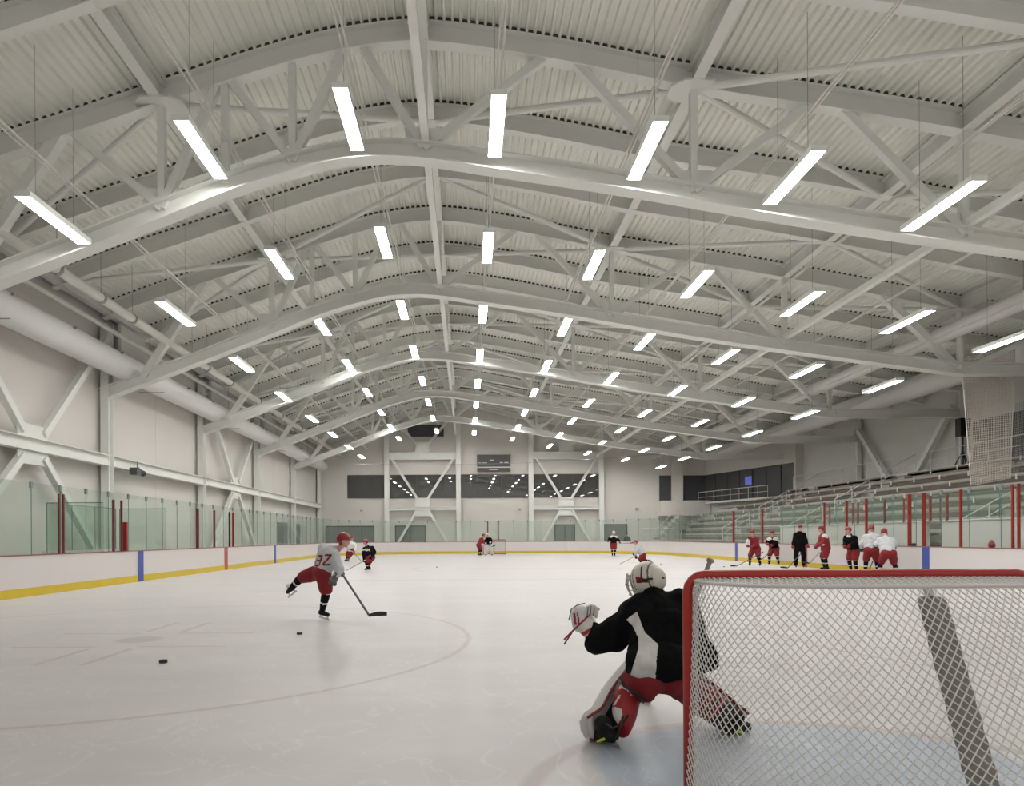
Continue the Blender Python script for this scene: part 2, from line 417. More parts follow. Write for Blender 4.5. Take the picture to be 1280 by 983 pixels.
# long beams at roof level
for x, nm in ((-13.6, 'above the left wall columns'), (-7.4, 'over the left of the rink'), (-1.0, 'along the ridge'), (5.6, 'right of the ridge'), (12.2, 'over the right of the rink'), (18.9, 'over the bleachers')):
    solo('roof_purlin', MB().ibeam([(x, 9, zt(x) - .02), (x, YF, zt(x) - .02)], .28, .46, (1, 0, 0)), M['steel'], 'long straight white roof beam running away ' + nm, 'beam', 'long roof beams')
for x, nm in ((-.95, 'under the ridge'), (12.2, 'right of the rink lights')):
    mb = MB().bar((x, 9, zb(x) + .3), (x, YF, zb(x) + .3), .18, .18)
    solo('tie_beam', mb, M['steel'], 'slim white square tie running along the lower chords ' + nm, 'beam')
# plan bracing
bi = 0
for k, T0 in enumerate([TR[0] - BAY] + TR):
    a, b_, c, e = T0, T0 + BAY/3, T0 + 2*BAY/3, T0 + BAY
    segs = [((-7.4, a), (-1.2, b_)), ((5.6, a), (-.8, b_)), ((-1.2, c), (-7.4, e)), ((-.8, c), (5.6, e)), ((5.6, a), (12, b_)), ((12, c), (5.6, e)), ((-7.4, a), (-13.4, b_)), ((-13.4, c), (-7.4, e)), ((18.9, a), (12.4, b_)), ((12.4, c), (18.9, e))]
    for j, (p, q) in enumerate(segs):
        if k == 0 and j != 5: continue
        if k == 5 and j not in (0, 1, 4, 6, 8): pass
        if q[1] > YF: continue
        P = V((p[0], p[1], zt(p[0]) - .22)); Q = V((q[0], q[1], zt(q[0]) - .22))
        where = 'before the nearest truss' if k == 0 else 'behind the %s truss' % ORD[k - 1]
        side = ['left of the ridge leaning in', 'right of the ridge leaning in', 'left of the ridge, far half of the bay', 'right of the ridge, far half of the bay', 'over the right of the rink, near half', 'over the right of the rink, far half',
                'against the left wall, near half', 'against the left wall, far half', 'toward the bleachers, near half', 'toward the bleachers, far half'][j]
        solo('roof_brace', MB().tube([P, Q], .085, 10), M['steel'], ('diagonal brace tube ' + where + ', ' + side), 'brace', 'diagonal roof braces', smooth=False)

# ------------------------------------------------------------------ lamps
LX = [-9.12, -5.84, -2.56, .72, 4.05, 7.3, 10.6, 13.9, 17.0]
LZ = [8.52, 10.07, 10.73, 10.56, 10.0, 9.38, 8.74, 8.15, 7.5]
LY = [8.9] + [15.2 + 6.33 * i for i in range(8)]
def lamp(x, z):
    t = thing('linear_light', 'x', 'light', (0, 0, 0), 'hanging linear lights over the rink')
    h = MB().box((-.17, -1.16, .0), (.17, 1.16, .07))
    for a, b_ in (((-.17, -1.16, -.05), (-.15, 1.16, 0)), ((.15, -1.16, -.05), (.17, 1.16, 0)), ((-.15, -1.16, -.05), (.15, -1.14, 0)), ((-.15, 1.14, -.05), (.15, 1.16, 0))): h.box(a, b_)
    kid(t, mesh_obj('housing', h, M['housing'], t))
    kid(t, mesh_obj('diffuser', MB().box((-.15, -1.14, -.046), (.15, 1.14, -.01)), M['lamp'], t))
    for s in (-1, 1):
        w = MB().tube([(0, s * .7, .07), (0, s * .7, zt(x) + .235 - z)], .0055, 4); kid(t, mesh_obj('suspension_wire', w, M['wire'], t))
    return t
NTH = ['first', 'second', 'third', 'fourth', 'fifth', 'sixth', 'seventh', 'eighth', 'ninth']
for c, (x, z) in enumerate(zip(LX, LZ)):
    l0 = None
    for r, y in enumerate(LY):
        if r == 0 and c < 4: continue
        rown = 'row nearest the camera' if r == 0 else '%s full row' % NTH[r - 1]
        lab = 'white glowing linear light, %s from the left wall in the %s' % (NTH[c], rown)
        if l0 is None: l0 = lamp(x, z); l0.location = (x, y, z); l0['label'] = lab
        else: dup(l0, (x, y, z), lab)
# conduits carrying the lamps
for c, (x, z) in enumerate(zip(LX, LZ)):
    for s in (0, .10):
        nm = ORD[c] if c else 'first'
        zz = z + 1.0 + (.03 if s > 0 else 0)
        solo('conduit', MB().tube([(x + s, 5, zz), (x + s, 62.5, zz)], .022 if s == 0 else .03, 6), M['pipe'],
             'thin %s pipe running above the %s line of lights from the left' % ('lower' if s == 0 else 'upper', nm), 'pipe', 'thin pipes above the lights')

# ------------------------------------------------------------------ left wall steel
def column(x, D, h, label, face):
    mb = MB(); s = .3
    mb.box((x - s/2, D - .2, 0), (x + s/2, D - .17, h)); mb.box((x - s/2, D + .17, 0), (x + s/2, D + .2, h)); mb.box((x - .02, D - .17, 0), (x + .02, D + .17, h))
    return solo('steel_column', mb, M['steel'], label, 'column', 'wall columns', loc=(x, D, 0))
for i, D in enumerate(TR):
    column(XL + .28, D, 9.6, 'white steel column on the left wall under the %s roof truss' % ORD[i], 1)
column(XL + .28, 63.7, 9.6, 'white steel column in the far left corner', 1)
for i, (a, b_) in enumerate([(TR[0] - 6, TR[0])] + [(TR[j], TR[j + 1]) for j in range(4)] + [(TR[4], 63.7)]):
    solo('wall_girt', MB().ibeam([(XL + .4, a + .2, 4.38), (XL + .4, b_ - .2, 4.38)], .3, .42, (1, 0, 0)), M['steel'], 'white horizontal beam on the left wall, %s bay from the camera' % ORD[i], 'beam', 'left wall horizontal beams')
def xbrace(a, b_, label):
    m = (a + b_) / 2; x = XL + .42
    t = thing('wall_cross_brace', label, 'brace', (x, m, 0), 'wall cross braces')
    for p, q in (((x, a + .3, 9.0), (x, m - .5, 4.75)), ((x, b_ - .3, 9.0), (x, m + .5, 4.75)), ((x, a + .3, .1), (x, m - .5, 4.0)), ((x, b_ - .3, .1), (x, m + .5, 4.0))):
        mesh_obj('diagonal', MB().bar(p, q, .22, .22), M['steel'], t)
    mesh_obj('gusset', MB().box((x - .02, m - .75, 4.5), (x + .02, m + .75, 5.0)), M['steel'], t); mesh_obj('gusset', MB().box((x - .02, m - .75, 3.75), (x + .02, m + .75, 4.25)), M['steel'], t)
xbrace(TR[0], TR[1], 'crossed white steel braces on the left wall nearest the camera')
xbrace(TR[2], TR[3], 'crossed white steel braces on the left wall farther away')
# big round duct, pipe and ledge along the left wall
dy = [(XL + 1.0, y, 7.93) for y in range(8, 64, 2)]
du = thing('air_duct', 'large round white air duct running along the left wall', 'duct', (XL + 1.0, 8, 8.0))
mesh_obj('duct_tube', MB().tube(dy, .47, 28), M['galv'], du, True)
for y in range(10, 62, 3):
    mesh_obj('nozzle', MB().cap((XL + 1.36, y, 8.2), (XL + 1.45, y, 8.24), .04, n=8), M['band'], du)
for y in (18.6, 28.1, 37.4, 46.8, 56): mesh_obj('hanger', MB().tube([(XL + 1.0, y, 8.42), (XL + 1.0, y, 9.9)], .012, 4).tube([(XL + .55, y, 7.43), (XL + 1.6, y, 7.43)], .018, 4), M['wire'], du)
pp = thing('drain_pipe', 'long white pipe with dark couplings under the left edge of the roof', 'pipe', (-11.4, 8, 8.95))
mesh_obj('pipe', MB().tube([(-11.4, 6, 8.95), (-11.4, 63, 8.95)], .15, 14), M['pipe'], pp, True)
for y in (19, 21.3, 23.3, 28.4, 30, 33, 37.5, 42, 47, 52):
    mesh_obj('coupling', MB().tube([(-11.4, y, 8.95), (-11.4, y + .12, 8.95)], .175, 14), M['band'], pp)
    mesh_obj('hanger', MB().tube([(-11.4, y + .06, 9.1), (-11.4, y + .06, 10.8)], .01, 4), M['wire'], pp)
for x, z, r, lb in ((-12.9, 9.0, .09, 'slim white pipe above the left duct'), (-12.3, 9.45, .05, 'thin white pipe between duct and roof at left')):
    solo('pipe', MB().tube([(x, 6, z), (x, 63, z)], r, 8), M['pipe'], lb, 'pipe', smooth=True)
# junction panels between duct and roof
for i, D in enumerate(TR[:4]):
    solo('soffit_panel', MB().box((-13.42, D + .25, 8.2), (-13.3, D + 2.2, 9.7)), M['wallgrey'], 'pale grey flat panel over the left duct behind the %s truss' % ORD[i], 'panel', 'panels above the left duct')
# camera on the girt
c = at(203, 590, 27.)
c = V((XL + .75, 27.6, 4.1)); q = thing('wall_camera', 'small black twin camera on a bracket under the left wall beam', 'camera', c)
mesh_obj('body', MB().box(c + V((-.2, -.35, -.12)), c + V((.12, .0, .14))), M['dark'], q); mesh_obj('lens', MB().tube([c + V((0, .05, .02)), c + V((.02, .38, -.02))], .12, 12), M['black'], q)
mesh_obj('bracket', MB().box(c + V((-.5, -.05, .14)), c + V((.05, .02, .2))).box(c + V((-.05, -.05, .12)), c + V((0, 0, .42))), M['wire'], q)

# ------------------------------------------------------------------ far wall steel, windows, doors, scoreboard
FX = [-7.4, -.72, 6.05, 12.6]
for i, x in enumerate(FX):
    mb = MB().ibeam([(x, YF - .25, 0), (x, YF - .25, zt(x) - .3)], .5, .4, (1, 0, 0))
    mb = MB().box((x - .22, YF - .5, 0), (x + .22, YF - .47, zt(x) - .25)).box((x - .22, YF - .05, 0), (x + .22, YF - .02, zt(x) - .25)).box((x - .02, YF - .47, 0), (x + .02, YF - .05, zt(x) - .25))
    solo('steel_column', mb, M['steel'], 'white steel column on the far wall, %s from the left' % ['first', 'second', 'third', 'fourth'][i], 'column', 'wall columns', loc=(x, YF - .25, 0))
def farbrace(x0, x1, label):
    m = (x0 + x1) / 2; y = YF - .42; t = thing('wall_truss_brace', label, 'brace', (m, y, 0), 'far wall braces')
    for z0, z1 in ((8.65, 9.35), (3.95, 4.3)): mesh_obj('crossbeam', MB().ibeam([(x0 + .22, y, (z0+z1)/2), (x1 - .22, y, (z0+z1)/2)], .25, z1 - z0, (0, 1, 0), tf=.08, tw=.05), M['steel'], t)
    for p, q in (((x0 + .5, 8.7), (m - .4, 4.9)), ((x1 - .5, 8.7), (m + .4, 4.9)), ((x0 + .5, 0), (m - .5, 4.0)), ((x1 - .5, 0), (m + .5, 4.0)), ((m - 2.3, 12.2), (m - .4, 9.9)), ((m + 2.3, 12.2), (m + .4, 9.9))):
        z1 = min(p[1], zt(p[0]) - .3)
        mesh_obj('diagonal', MB().bar((p[0], y, z1), (q[0], y, q[1]), .22, .22), M['steel'], t)
    mesh_obj('gusset', MB().box((m - .7, y - .03, 4.3), (m + .7, y + .03, 5.1)), M['steel'], t)
    mesh_obj('gusset', MB().box((m - .75, y - .03, 3.4), (m + .75, y + .03, 4.0)), M['steel'], t)
    mesh_obj('gusset', MB().box((m - .65, y - .03, 9.35), (m + .65, y + .03, 10.3)), M['steel'], t)
farbrace(FX[0], FX[1], 'white diagonal steel bracing on the far wall left of the scoreboard')
farbrace(FX[2], FX[3], 'white diagonal steel bracing on the far wall right of the scoreboard')
def window(k, x0, x1, z0, z1, nm, m=None):
    y = YF - .02
    o = struct('window_%d' % k, MB().box((x0, y - .04, z0), (x1, y, z1)), m or M['window'])
    fr = MB()
    for i in range(nm + 1):
        x = x0 + (x1 - x0) * i / nm; fr.box((x - .03, y - .07, z0), (x + .03, y - .035, z1))
    for z in (z0, z1): fr.box((x0 - .03, y - .08, z - .04), (x1 + .03, y - .035, z + .04))
    mesh_obj('window_frame', fr, M['mull'], o)
window(1, -11.1, -7.65, 5.15, 7.25, 3); window(2, -7.1, -.95, 5.15, 7.25, 5); window(3, -.45, 5.8, 5.15, 7.25, 5); window(4, 6.3, 12.4, 5.15, 7.25, 5)
window(5, -5.4, -2.1, 10.9, 11.9, 4, M['windowb'])
def door(k, x0, x1, z1, n):
    y = YF - .03
    o = struct('door_%d' % k, MB().box((x0, y - .05, 0), (x1, y, z1)), M['door'])
    fr = MB().box((x0 - .08, y - .08, 0), (x0, y, z1 + .08)).box((x1, y - .08, 0), (x1 + .08, y, z1 + .08)).box((x0, y - .08, z1), (x1, y, z1 + .08))
    for i in range(1, n): fr.box((x0 + (x1-x0)*i/n - .03, y - .07, 0), (x0 + (x1-x0)*i/n + .03, y, z1))
    mesh_obj('door_frame', fr, M['dark'], o)
door(1, -13.1, -8.7, 2.45, 4); door(2, -6.6, -3.9, 2.45, 2); door(3, 8.35, 10.1, 2.5, 2); door(4, 12.95, 15.0, 2.5, 1)
for i, (a, b_) in enumerate(((50.5, 53.2), (54.6, 57.3))): struct('door_%d' % (5 + i), MB().box((XL, a, 0), (XL + .06, b_, 2.6)), M['door'])
sb = thing('scoreboard', 'dark scoreboard with faint pale lettering hung on the far wall', 'scoreboard', (2.6, YF - .1, 7.55))
x0, x1 = 1.05, 4.15; y = YF - .35
mesh_obj('cabinet', MB().box((x0, y, 7.98), (x1, YF - .002, 9.1)), M['dark'], sb); mesh_obj('lower_panel', MB().box((x0, y, 7.55), (x1, YF - .002, 7.88)), M['dark'], sb)
mesh_obj('divider', MB().box((x0 - .05, y - .01, 7.88), (x1 + .05, YF - .002, 7.98)), M['rail'], sb)
lt = MB()
for a, b_, z in ((1.15, 1.38, 8.35), (1.45, 1.6, 8.35), (1.62, 1.95, 8.35), (3.15, 3.45, 8.37), (3.58, 3.95, 8.37), (2.2, 2.62, 8.6)): lt.box((a, y - .015, z - .04), (b_, y, z + .04))
lt.box((2.15, y - .015, 7.68), (3.0, y, 7.76)); mesh_obj('lettering', lt, M['text'], sb)
solo('sagging_cable', MB().tube([V((-10 + i * 1.0, 59.5, 7.85 - .5 * math.sin(PI * i / 31) + i * .035)) for i in range(29)], .012, 4), M['wire'], 'thin sagging cable stretched across the hall before the far wall', 'cable')
for x, z in ((-9.8, 3.95), (5.0, 4.0), (16.0, 4.0)):
    solo('wall_fitting', MB().box((x - .12, YF - .25, z - .08), (x + .12, YF, z + .08)), M['wire'], 'small grey box fixed to the far wall %s' % ('at left above the glass' if x < 0 else ('between the braces' if x < 10 else 'near the right door')), 'fixture')
# glazed upper rooms at the far right
o = struct('window_6', MB().box((18.1, YF - .1, 4.7), (22.5, YF - .02, 7.1)), M['windowb']); mesh_obj('window_frame', MB().box((19.2, YF - .5, 4.7), (20.2, YF - .1, 8.6)), M['wall'], o)
struct('wall_upper', MB().box((17.9, YF - 1.2, 3.3), (22.5, YF - .02, 4.7)), M['wall'])
A, B_ = V((22.4, YF, 0)), V((25.6, 52.8, 0)); dr = (B_ - A).normalized(); nn = V((-dr.y, dr.x, 0))
if nn.x > 0: nn = -nn
def slab(z0, z1, t0, t1, th, out=0.):
    mb = MB(); L = (B_ - A).length; p = A + dr * L * t0 + nn * out; q = A + dr * L * t1 + nn * out
    mb.loops([[c + V((0,0,z0)), c + nn * th + V((0,0,z0)), c + nn * th + V((0,0,z1)), c + V((0,0,z1))] for c in (p, q)]); return mb
struct('wall_angled', slab(0, 4.6, 0, 1, .1), M['wallgrey']); struct('wall_bulkhead', slab(7.1, 9.3, 0, 1, .1), M['wall'])
struct('wall_return', MB().box((25.4, 52.6, 0), (26.0, 52.9, 9.2)), M['wall'])
o = struct('window_7', slab(4.6, 7.1, 0, 1, .06), M['windowb'])
fr = MB()
for i in range(8):
    s2 = slab(4.6, 7.1, i / 7 - .004, i / 7 + .004, .05, .06); n0 = len(fr.v); fr.v += s2.v; fr.f += [[a + n0 for a in f] for f in s2.f]
mesh_obj('window_frame', fr, M['mull'], o)
so = slab(5.75, 6.45, .50, .57, .03, .13); solo('wall_screen', so, M['screen'], 'blue glowing screen behind the glazed room over the bleachers', 'screen')
ld = slab(4.36, 4.5, .12, .86, .85, .14); solo('upper_landing', ld, M['rail'], 'narrow white landing below the slanted glazed room', 'landing')
RAILQ = (A + dr * .4 + nn * 1.0 + V((0, 0, 4.5)), A + dr * 9.6 + nn * 1.0 + V((0, 0, 4.5)))
# right wall steel
for i, D in enumerate(TR[1:]):
    column(XR - .3, D, 8.9, 'grey white column on the right wall under the %s roof truss' % ORD[i + 1], -1)
t = thing('wall_cross_brace', 'white V shaped steel brace on the right wall behind the bleachers', 'brace', (XR - .4, 40, 0), 'wall cross braces')
for a, m_ in ((TR[2] + .4, 39.6), (TR[3] - .4, 40.6)): mesh_obj('diagonal', MB().bar((XR - .42, a, 8.2), (XR - .42, m_, 3.9), .28, .28), M['steel'], t)
o = struct('window_8', MB().box((XR - .06, 27, 4.6), (XR, 34.8, 7.2)), M['windowb'])
fr = MB()
for y in (27, 29, 31, 32.5, 34.8): fr.box((XR - .1, y - .05, 4.6), (XR - .05, y + .05, 7.2))
mesh_obj('window_frame', fr, M['mull'], o)
du = thing('air_duct', 'large round grey air duct above the bleachers at right', 'duct', (22.3, 10, 8.9))
mesh_obj('duct_tube', MB().tube([(22.3, y, 8.75) for y in range(10, 64, 3)], .55, 22), M['galv'], du, True)
for y in (22, 31, 40, 49, 58): mesh_obj('hanger', MB().tube([(22.3, y, 9.25), (22.3, y, 9.9)], .012, 4), M['wire'], du)
du = thing('air_duct', 'smaller white duct beside the large one above the bleachers', 'duct', (18.0, 10, 8.9))
mesh_obj('duct_tube', MB().tube([(18.0, y, 8.95) for y in range(10, 64, 3)], .3, 18), M['galv'], du, True)
for y in (22, 31, 40, 49, 58): mesh_obj('hanger', MB().tube([(18, y, 9.2), (18, y, 10.3)], .012, 4), M['wire'], du)

# ------------------------------------------------------------------ boards and glass
def band(a, b_, z0, z1, path=None):
    mb = MB(); P = path or RP
    mb.loops([[p + nn * a + V((0,0,z0)), p + nn * b_ + V((0,0,z0)), p + nn * b_ + V((0,0,z1)), p + nn * a + V((0,0,z1))] for p, nn in P], closed=True); return mb
bd = thing('dasher_boards', 'white rink boards with yellow kick plate ringing the ice', 'boards', (2.2, 30, 0))
mesh_obj('board_panel', band(0, .12, 0, 1.0), M['board'], bd)
mesh_obj('kick_plate', band(-.008, 0, 0, .215), M['yellow'], bd)['label'] = 'yellow kick plate along the ice'
mesh_obj('cap_rail', band(-.015, .15, 1.0, 1.03), M['caprail'], bd)
for y, m_ in ((22.5, 'blue'), (38.3, 'blue'), (30.5, 'redline')):
    for x, s in ((-10.75, 1), (15.15, -1)):
        mesh_obj('line_stripe', MB().box((min(x, x + s * .016), y - .15 * (1.25 if x < 0 else 1.1), 0), (max(x, x + s * .016), y + .15 * (1.25 if x < 0 else 1.1), 1.0)), M[m_], bd)

# resample ring for panes
def resample(path, step, lo):
    pts = [p for p, _ in path]; out = []
    # start at left side straight, going far
    seq = [V((-10.75, lo, 0))] + pts[:] ; nr = [V((-1, 0, 0))] + [n_ for _, n_ in path]
    # left straight -> far corner -> far -> right corner -> right straight
    k = 1 + 2 * 15
    seq = seq[:k] + [V((15.15, lo, 0))]
    acc = 0; cur = seq[0]; out = [cur.copy()]; i = 1; left = step
    while i < len(seq):
        d_ = (seq[i] - cur).length
        if d_ >= left - 1e-9: cur = cur + (seq[i] - cur).normalized() * left; out.append(cur.copy()); left = step
        else: left -= d_; cur = seq[i]; i += 1
    return out
PN = resample(RP, 1.22, 13.3)
ni = 0
for i in range(len(PN) - 1):
    a, b_ = PN[i], PN[i + 1]; m_ = (a + b_) / 2; t_ = (b_ - a).normalized(); no = V((-t_.y, t_.x, 0)); 
    if (m_ - V((2.2, 30, 0))).dot(no) < 0: no = -no
    side = 'left' if m_.x < -10.5 else ('right' if m_.x > 14.9 else ('far end' if abs(t_.y) < .05 else ('far left corner' if m_.x < 0 else 'far right corner')))
    lab = {'left': 'clear greenish glass pane standing on the left rink boards', 'right': 'clear greenish glass pane standing on the right rink boards before the bleachers',
           'far end': 'clear glass pane on the boards behind the far goal', 'far left corner': 'clear glass pane on the curved boards of the far left corner', 'far right corner': 'clear glass pane on the curved boards of the far right corner'}[side]
    if side == 'far end' and 1.0 < m_.x < 3.4: pass
    z0, z1 = 1.03, 2.82
    t = thing('rink_glass', lab, 'glass pane', (m_.x, m_.y, z0), side + ' glass panes')
    h = (b_ - a).length / 2 - .012; o_ = no * .06
    mb = MB(); p, q = m_ + o_ - t_ * h, m_ + o_ + t_ * h
    mb.loops([[c + no * s * .007 + V((0,0,z)) for s, z in ((-1, z0), (1, z0), (1, z1), (-1, z1))] for c in (p, q)])
    mesh_obj('pane', mb, M['glass'], t)
    e = b_ + o_; mesh_obj('edge', MB().bar(e + V((0,0,z0)), e + V((0,0,z1)), .014, .014), M['edge'], t)
    mesh_obj('clip', MB().bar(e + V((0,0,z1 - .14)), e + V((0,0,z1 + .02)), .09, .05, t_), M['clip'], t)

# penalty boxes at the left, benches at the right
def boxglass(x0, y0, x1, y1, z0, z1, label, grp):
    p, q = V((x0, y0, 0)), V((x1, y1, 0)); t_ = (q - p).normalized(); no = V((-t_.y, t_.x, 0)) * .008
    t = thing('divider_glass', label, 'glass pane', ((x0+x1)/2, (y0+y1)/2, z0), grp)
    mb = MB(); mb.loops([[c + no * s + V((0,0,z)) for s, z in ((-1, z0), (1, z0), (1, z1), (-1, z1))] for c in (p, q)]); mesh_obj('pane', mb, M['glass'], t)
    e = MB().bar(q + V((0,0,z0)), q + V((0,0,z1)), .02, .02).bar(p + V((0,0,z1)), q + V((0,0,z1)), .02, .02); mesh_obj('edge', e, M['edge'], t)
backbox = MB().box((-12.7, 20.4, 0), (-12.6, 24.8, 1.05)); solo('box_boards', backbox, M['board'], 'low white boards at the back of the left penalty box', 'boards')
solo('penalty_bench', MB().box((-12.5, 20.8, .40), (-12.15, 24.4, .46)).box((-12.4, 20.9, 0), (-12.3, 21.0, .4)).box((-12.4, 24.2, 0), (-12.3, 24.3, .4)), M['bench'], 'long bench inside the left penalty box', 'bench')
for i in range(3): boxglass(-12.65, 20.6 + i * 1.36, -12.65, 21.9 + i * 1.36, 1.05, 2.5, 'greenish glass pane at the back of the left penalty box', 'penalty box back glass')
for y in (20.5, 24.8): boxglass(-10.9, y, -12.6, y, 0.3, 2.5, 'glass divider across the left penalty box, %s' % ('near end' if y < 22 else 'far end'), 'penalty box dividers')
def post(px, X, w, z1, m_, label, grp, z0=1.03):
    D = F * X / (px - 583 + 1e-6)
    solo('glass_post', MB().box((X - w*.34, D - .025, z0), (X + w*.34, D + .025, z1)), M[m_], label, 'post', grp, loc=(X, D, z0))
NUM = ['first', 'second', 'third', 'fourth', 'fifth', 'sixth', 'seventh', 'eighth', 'ninth', 'tenth', 'eleventh', 'twelfth']
for i, (px, m_, w) in enumerate(((74, 'post_dull', .07), (79.5, 'post_dull', .07), (142, 'post_dull', .10), (152, 'post_dull', .08), (247, 'post_dull', .16), (268, 'post_dull', .12), (287, 'black', .10), (291.5, 'post_red', .14))):
    post(px, -10.72, w, 2.6, m_, ('dark red post on the left boards, %s from the camera' % NUM[i]) if m_ != 'black' else 'black post on the left boards beside a bright red one', 'left side posts')
D = F * -10.7 / (156 - 583); solo('post_pad', MB().box((-10.76, D - .04, 1.03), (-10.62, D + .04, 1.93)), M['post_red'], 'short thick red pad standing on the left boards', 'pad', loc=(-10.7, D, 1.03))
for i, (px, w) in enumerate(((917, .17), (953, .15), (1030.5, .1), (1058.5, .12), (1083, .13), (1137, .17), (1155, .18), (1201, .10), (1266, .09), (1273.5, .09))):
    post(px, 15.19, w, 2.8, 'post_red' if w > .12 else 'post_red', 'red post on the right boards before the benches, %s from the far end' % NUM[i], 'right side posts')
for i, (px, w) in enumerate(((1037, .07), (1066, .07), (1072.5, .11), (1106, .14), (1130, .08), (1163, .13), (1176, .08), (1184, .11))):
    post(px, 17.2, w, 2.85, 'post_red' if i % 3 else 'post_dull', 'red post behind the players bench, %s from the far end' % NUM[i], 'bench back posts', z0=1.9)
for i, px in enumerate((609.7, 622.7)):
    X = (px - 583) * 58.36 / F; solo('glass_post', MB().box((X - .05, 58.3, 1.03), (X + .05, 58.4, 2.8)), M['post_dull'], 'thin red post of the glass gate behind the far goal, %s one' % ('left' if i == 0 else 'right'), 'post', 'far gate posts', loc=(X, 58.35, 1.03))
wb = thing('bench_backboards', 'tall white panels behind the players bench at right', 'boards', (17.3, 20, 0))
mesh_obj('board_panel', MB().box((17.25, 14, 0), (17.4, 24.8, 1.9)).box((17.25, 25.6, 0), (17.4, 37.5, 1.9)), M['board'], wb)
mesh_obj('cap_rail', MB().box((17.2, 14, 1.9), (17.45, 37.5, 1.94)), M['rail'], wb)
for i in range(14): boxglass(17.32, 18 + i * 1.4, 17.32, 19.36 + i * 1.4, 1.94, 2.85, 'glass pane above the white panels behind the players bench', 'bench back glass')
solo('players_bench', MB().box((16.5, 15, .42), (16.9, 36, .48)).box((16.6, 15.2, 0), (16.8, 15.3, .42)).box((16.6, 25, 0), (16.8, 25.1, .42)).box((16.6, 35.8, 0), (16.8, 35.9, .42)), M['bench'], 'long players bench behind the right boards', 'bench')
c = V((15.6, 20.15, 1.03)); c = V((15.24, 19.8, 1.03))
mb = MB().ell(c + V((0, 0, .09)), .085, .11, .14, clip=lambda l: V((l.x * (1 - max(0, l.z) * 3), l.y * (1 - max(0, l.z) * 3), max(l.z, -.09)))); solo('spare_helmet', mb, M['helmet_red'], 'red helmet left on top of the right boards near the camera', 'helmet', smooth=True, loc=c)
c = V((15.24, 23.3, 1.03)); g = MB().cap(c + V((0, -.12, .05)), c + V((0, .1, .05)), .05).cap(c + V((.03, .16, .03)), c + V((.03, .24, .03)), .03); solo('loose_glove', g, M['black'], 'black glove lying on the right boards', 'glove', smooth=True, loc=c)

# ------------------------------------------------------------------ bleachers
X0b = 17.9
NR = 8
for r in range(NR):
    x = X0b + r * .86; z = 1.15 + r * .475; y0, y1 = 12, (58.9 if r < 2 else min(62.7, 64 - (x + .86 - 22.4) / .2857 - (.6 if r < 7 else 4.2)))
    t = thing('bleacher_row', 'long bleacher step with seat board, %s row up from the rink' % ['first', 'second', 'third', 'fourth', 'fifth', 'sixth', 'seventh', 'eighth'][r], 'bleacher', (x, 30, 0), 'bleacher rows')
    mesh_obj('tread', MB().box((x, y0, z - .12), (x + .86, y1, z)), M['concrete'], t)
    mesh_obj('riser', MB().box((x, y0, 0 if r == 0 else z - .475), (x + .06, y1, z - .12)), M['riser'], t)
    for a, b_ in ((12, 23.9), (25.3, 37.2), (38.6, 47), (48.4, y1 - .3)):
        mesh_obj('seat_board', MB().box((x + .02, a, z + .24), (x + .36, b_, z + .30)), M['bench'], t)
        yy = a + .3
        while yy < b_ and r > 2: mesh_obj('bracket', MB().box((x - .015, yy, z + .12), (x + .02, yy + .07, z + .34)), M['rail'], t); yy += 1.9
XT = X0b + NR * .86; ZT = 1.15 + NR * .475 - .15
t = thing('walkway', 'pale concrete walkway along the top of the bleachers', 'walkway', (XT, 30, 0))
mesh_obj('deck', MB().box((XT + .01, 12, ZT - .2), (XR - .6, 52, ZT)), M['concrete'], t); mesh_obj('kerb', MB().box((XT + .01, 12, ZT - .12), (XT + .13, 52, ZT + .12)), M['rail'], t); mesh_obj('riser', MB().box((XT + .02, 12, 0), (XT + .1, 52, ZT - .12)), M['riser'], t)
def railing(pts, h, label, step=1.4, mids_=(.5,), cat='railing', grp=None):
    t = thing('handrail', label, cat, pts[0], grp); P = [V(p) for p in pts]; up = V((0, 0, h))
    mesh_obj('top_rail', MB().tube([p + up for p in P], .028, 6), M['rail'], t)
    for m_ in mids_: mesh_obj('mid_rail', MB().tube([p + up * m_ for p in P], .018, 6), M['rail'], t)
    for a, b_ in zip(P, P[1:]):
        n_ = max(1, int((b_ - a).length / step + .5))
        for i in range(n_ + (1 if b_ is P[-1] else 0)):
            p = a + (b_ - a) * i / n_; mesh_obj('baluster', MB().tube([p, p + up], .022, 5), M['rail'], t)
for a, b_, k in ((39.5, 51.8, 'at the far end'), (27, 36.5, 'closer to the camera')):
    railing([(XT + .05, a, ZT + .12), (XT + .05, b_, ZT + .12)], .95, 'white railing along the top bleacher walkway ' + k, grp='walkway railings')
railing(list(RAILQ), .95, 'white railing on the landing below the slanted glazed room', step=1.2, grp='walkway railings')
for k, y in enumerate((24.6, 37.9, 47.7)):
    for s in (0, 3, 6):
        xa = X0b + s * .86; xb = xa + 1.9; za = 1.15 + s * .475
        railing([(xa, y, za), (xb, y, za + 1.05)], .85, 'white pipe handrail on the bleacher stairs, %s aisle, %s flight' % (['near', 'middle', 'far'][k], ['lowest', 'middle', 'top'][s // 3]), step=1.1, grp='aisle handrails')
    st = thing('aisle_steps', 'pale concrete stair aisle crossing the bleachers, %s one' % ['near', 'middle', 'far'][k], 'stairs', (X0b, y + .5, 0), 'stair aisles')
    mb = MB()
    for r in range(NR): mesh_obj('step', MB().box((X0b + r * .86 + .46, y + .05, 1.155 + r * .475), (X0b + r * .86 + .855, y + 1.25, 1.15 + r * .475 + .2375)), M['concrete'], st)
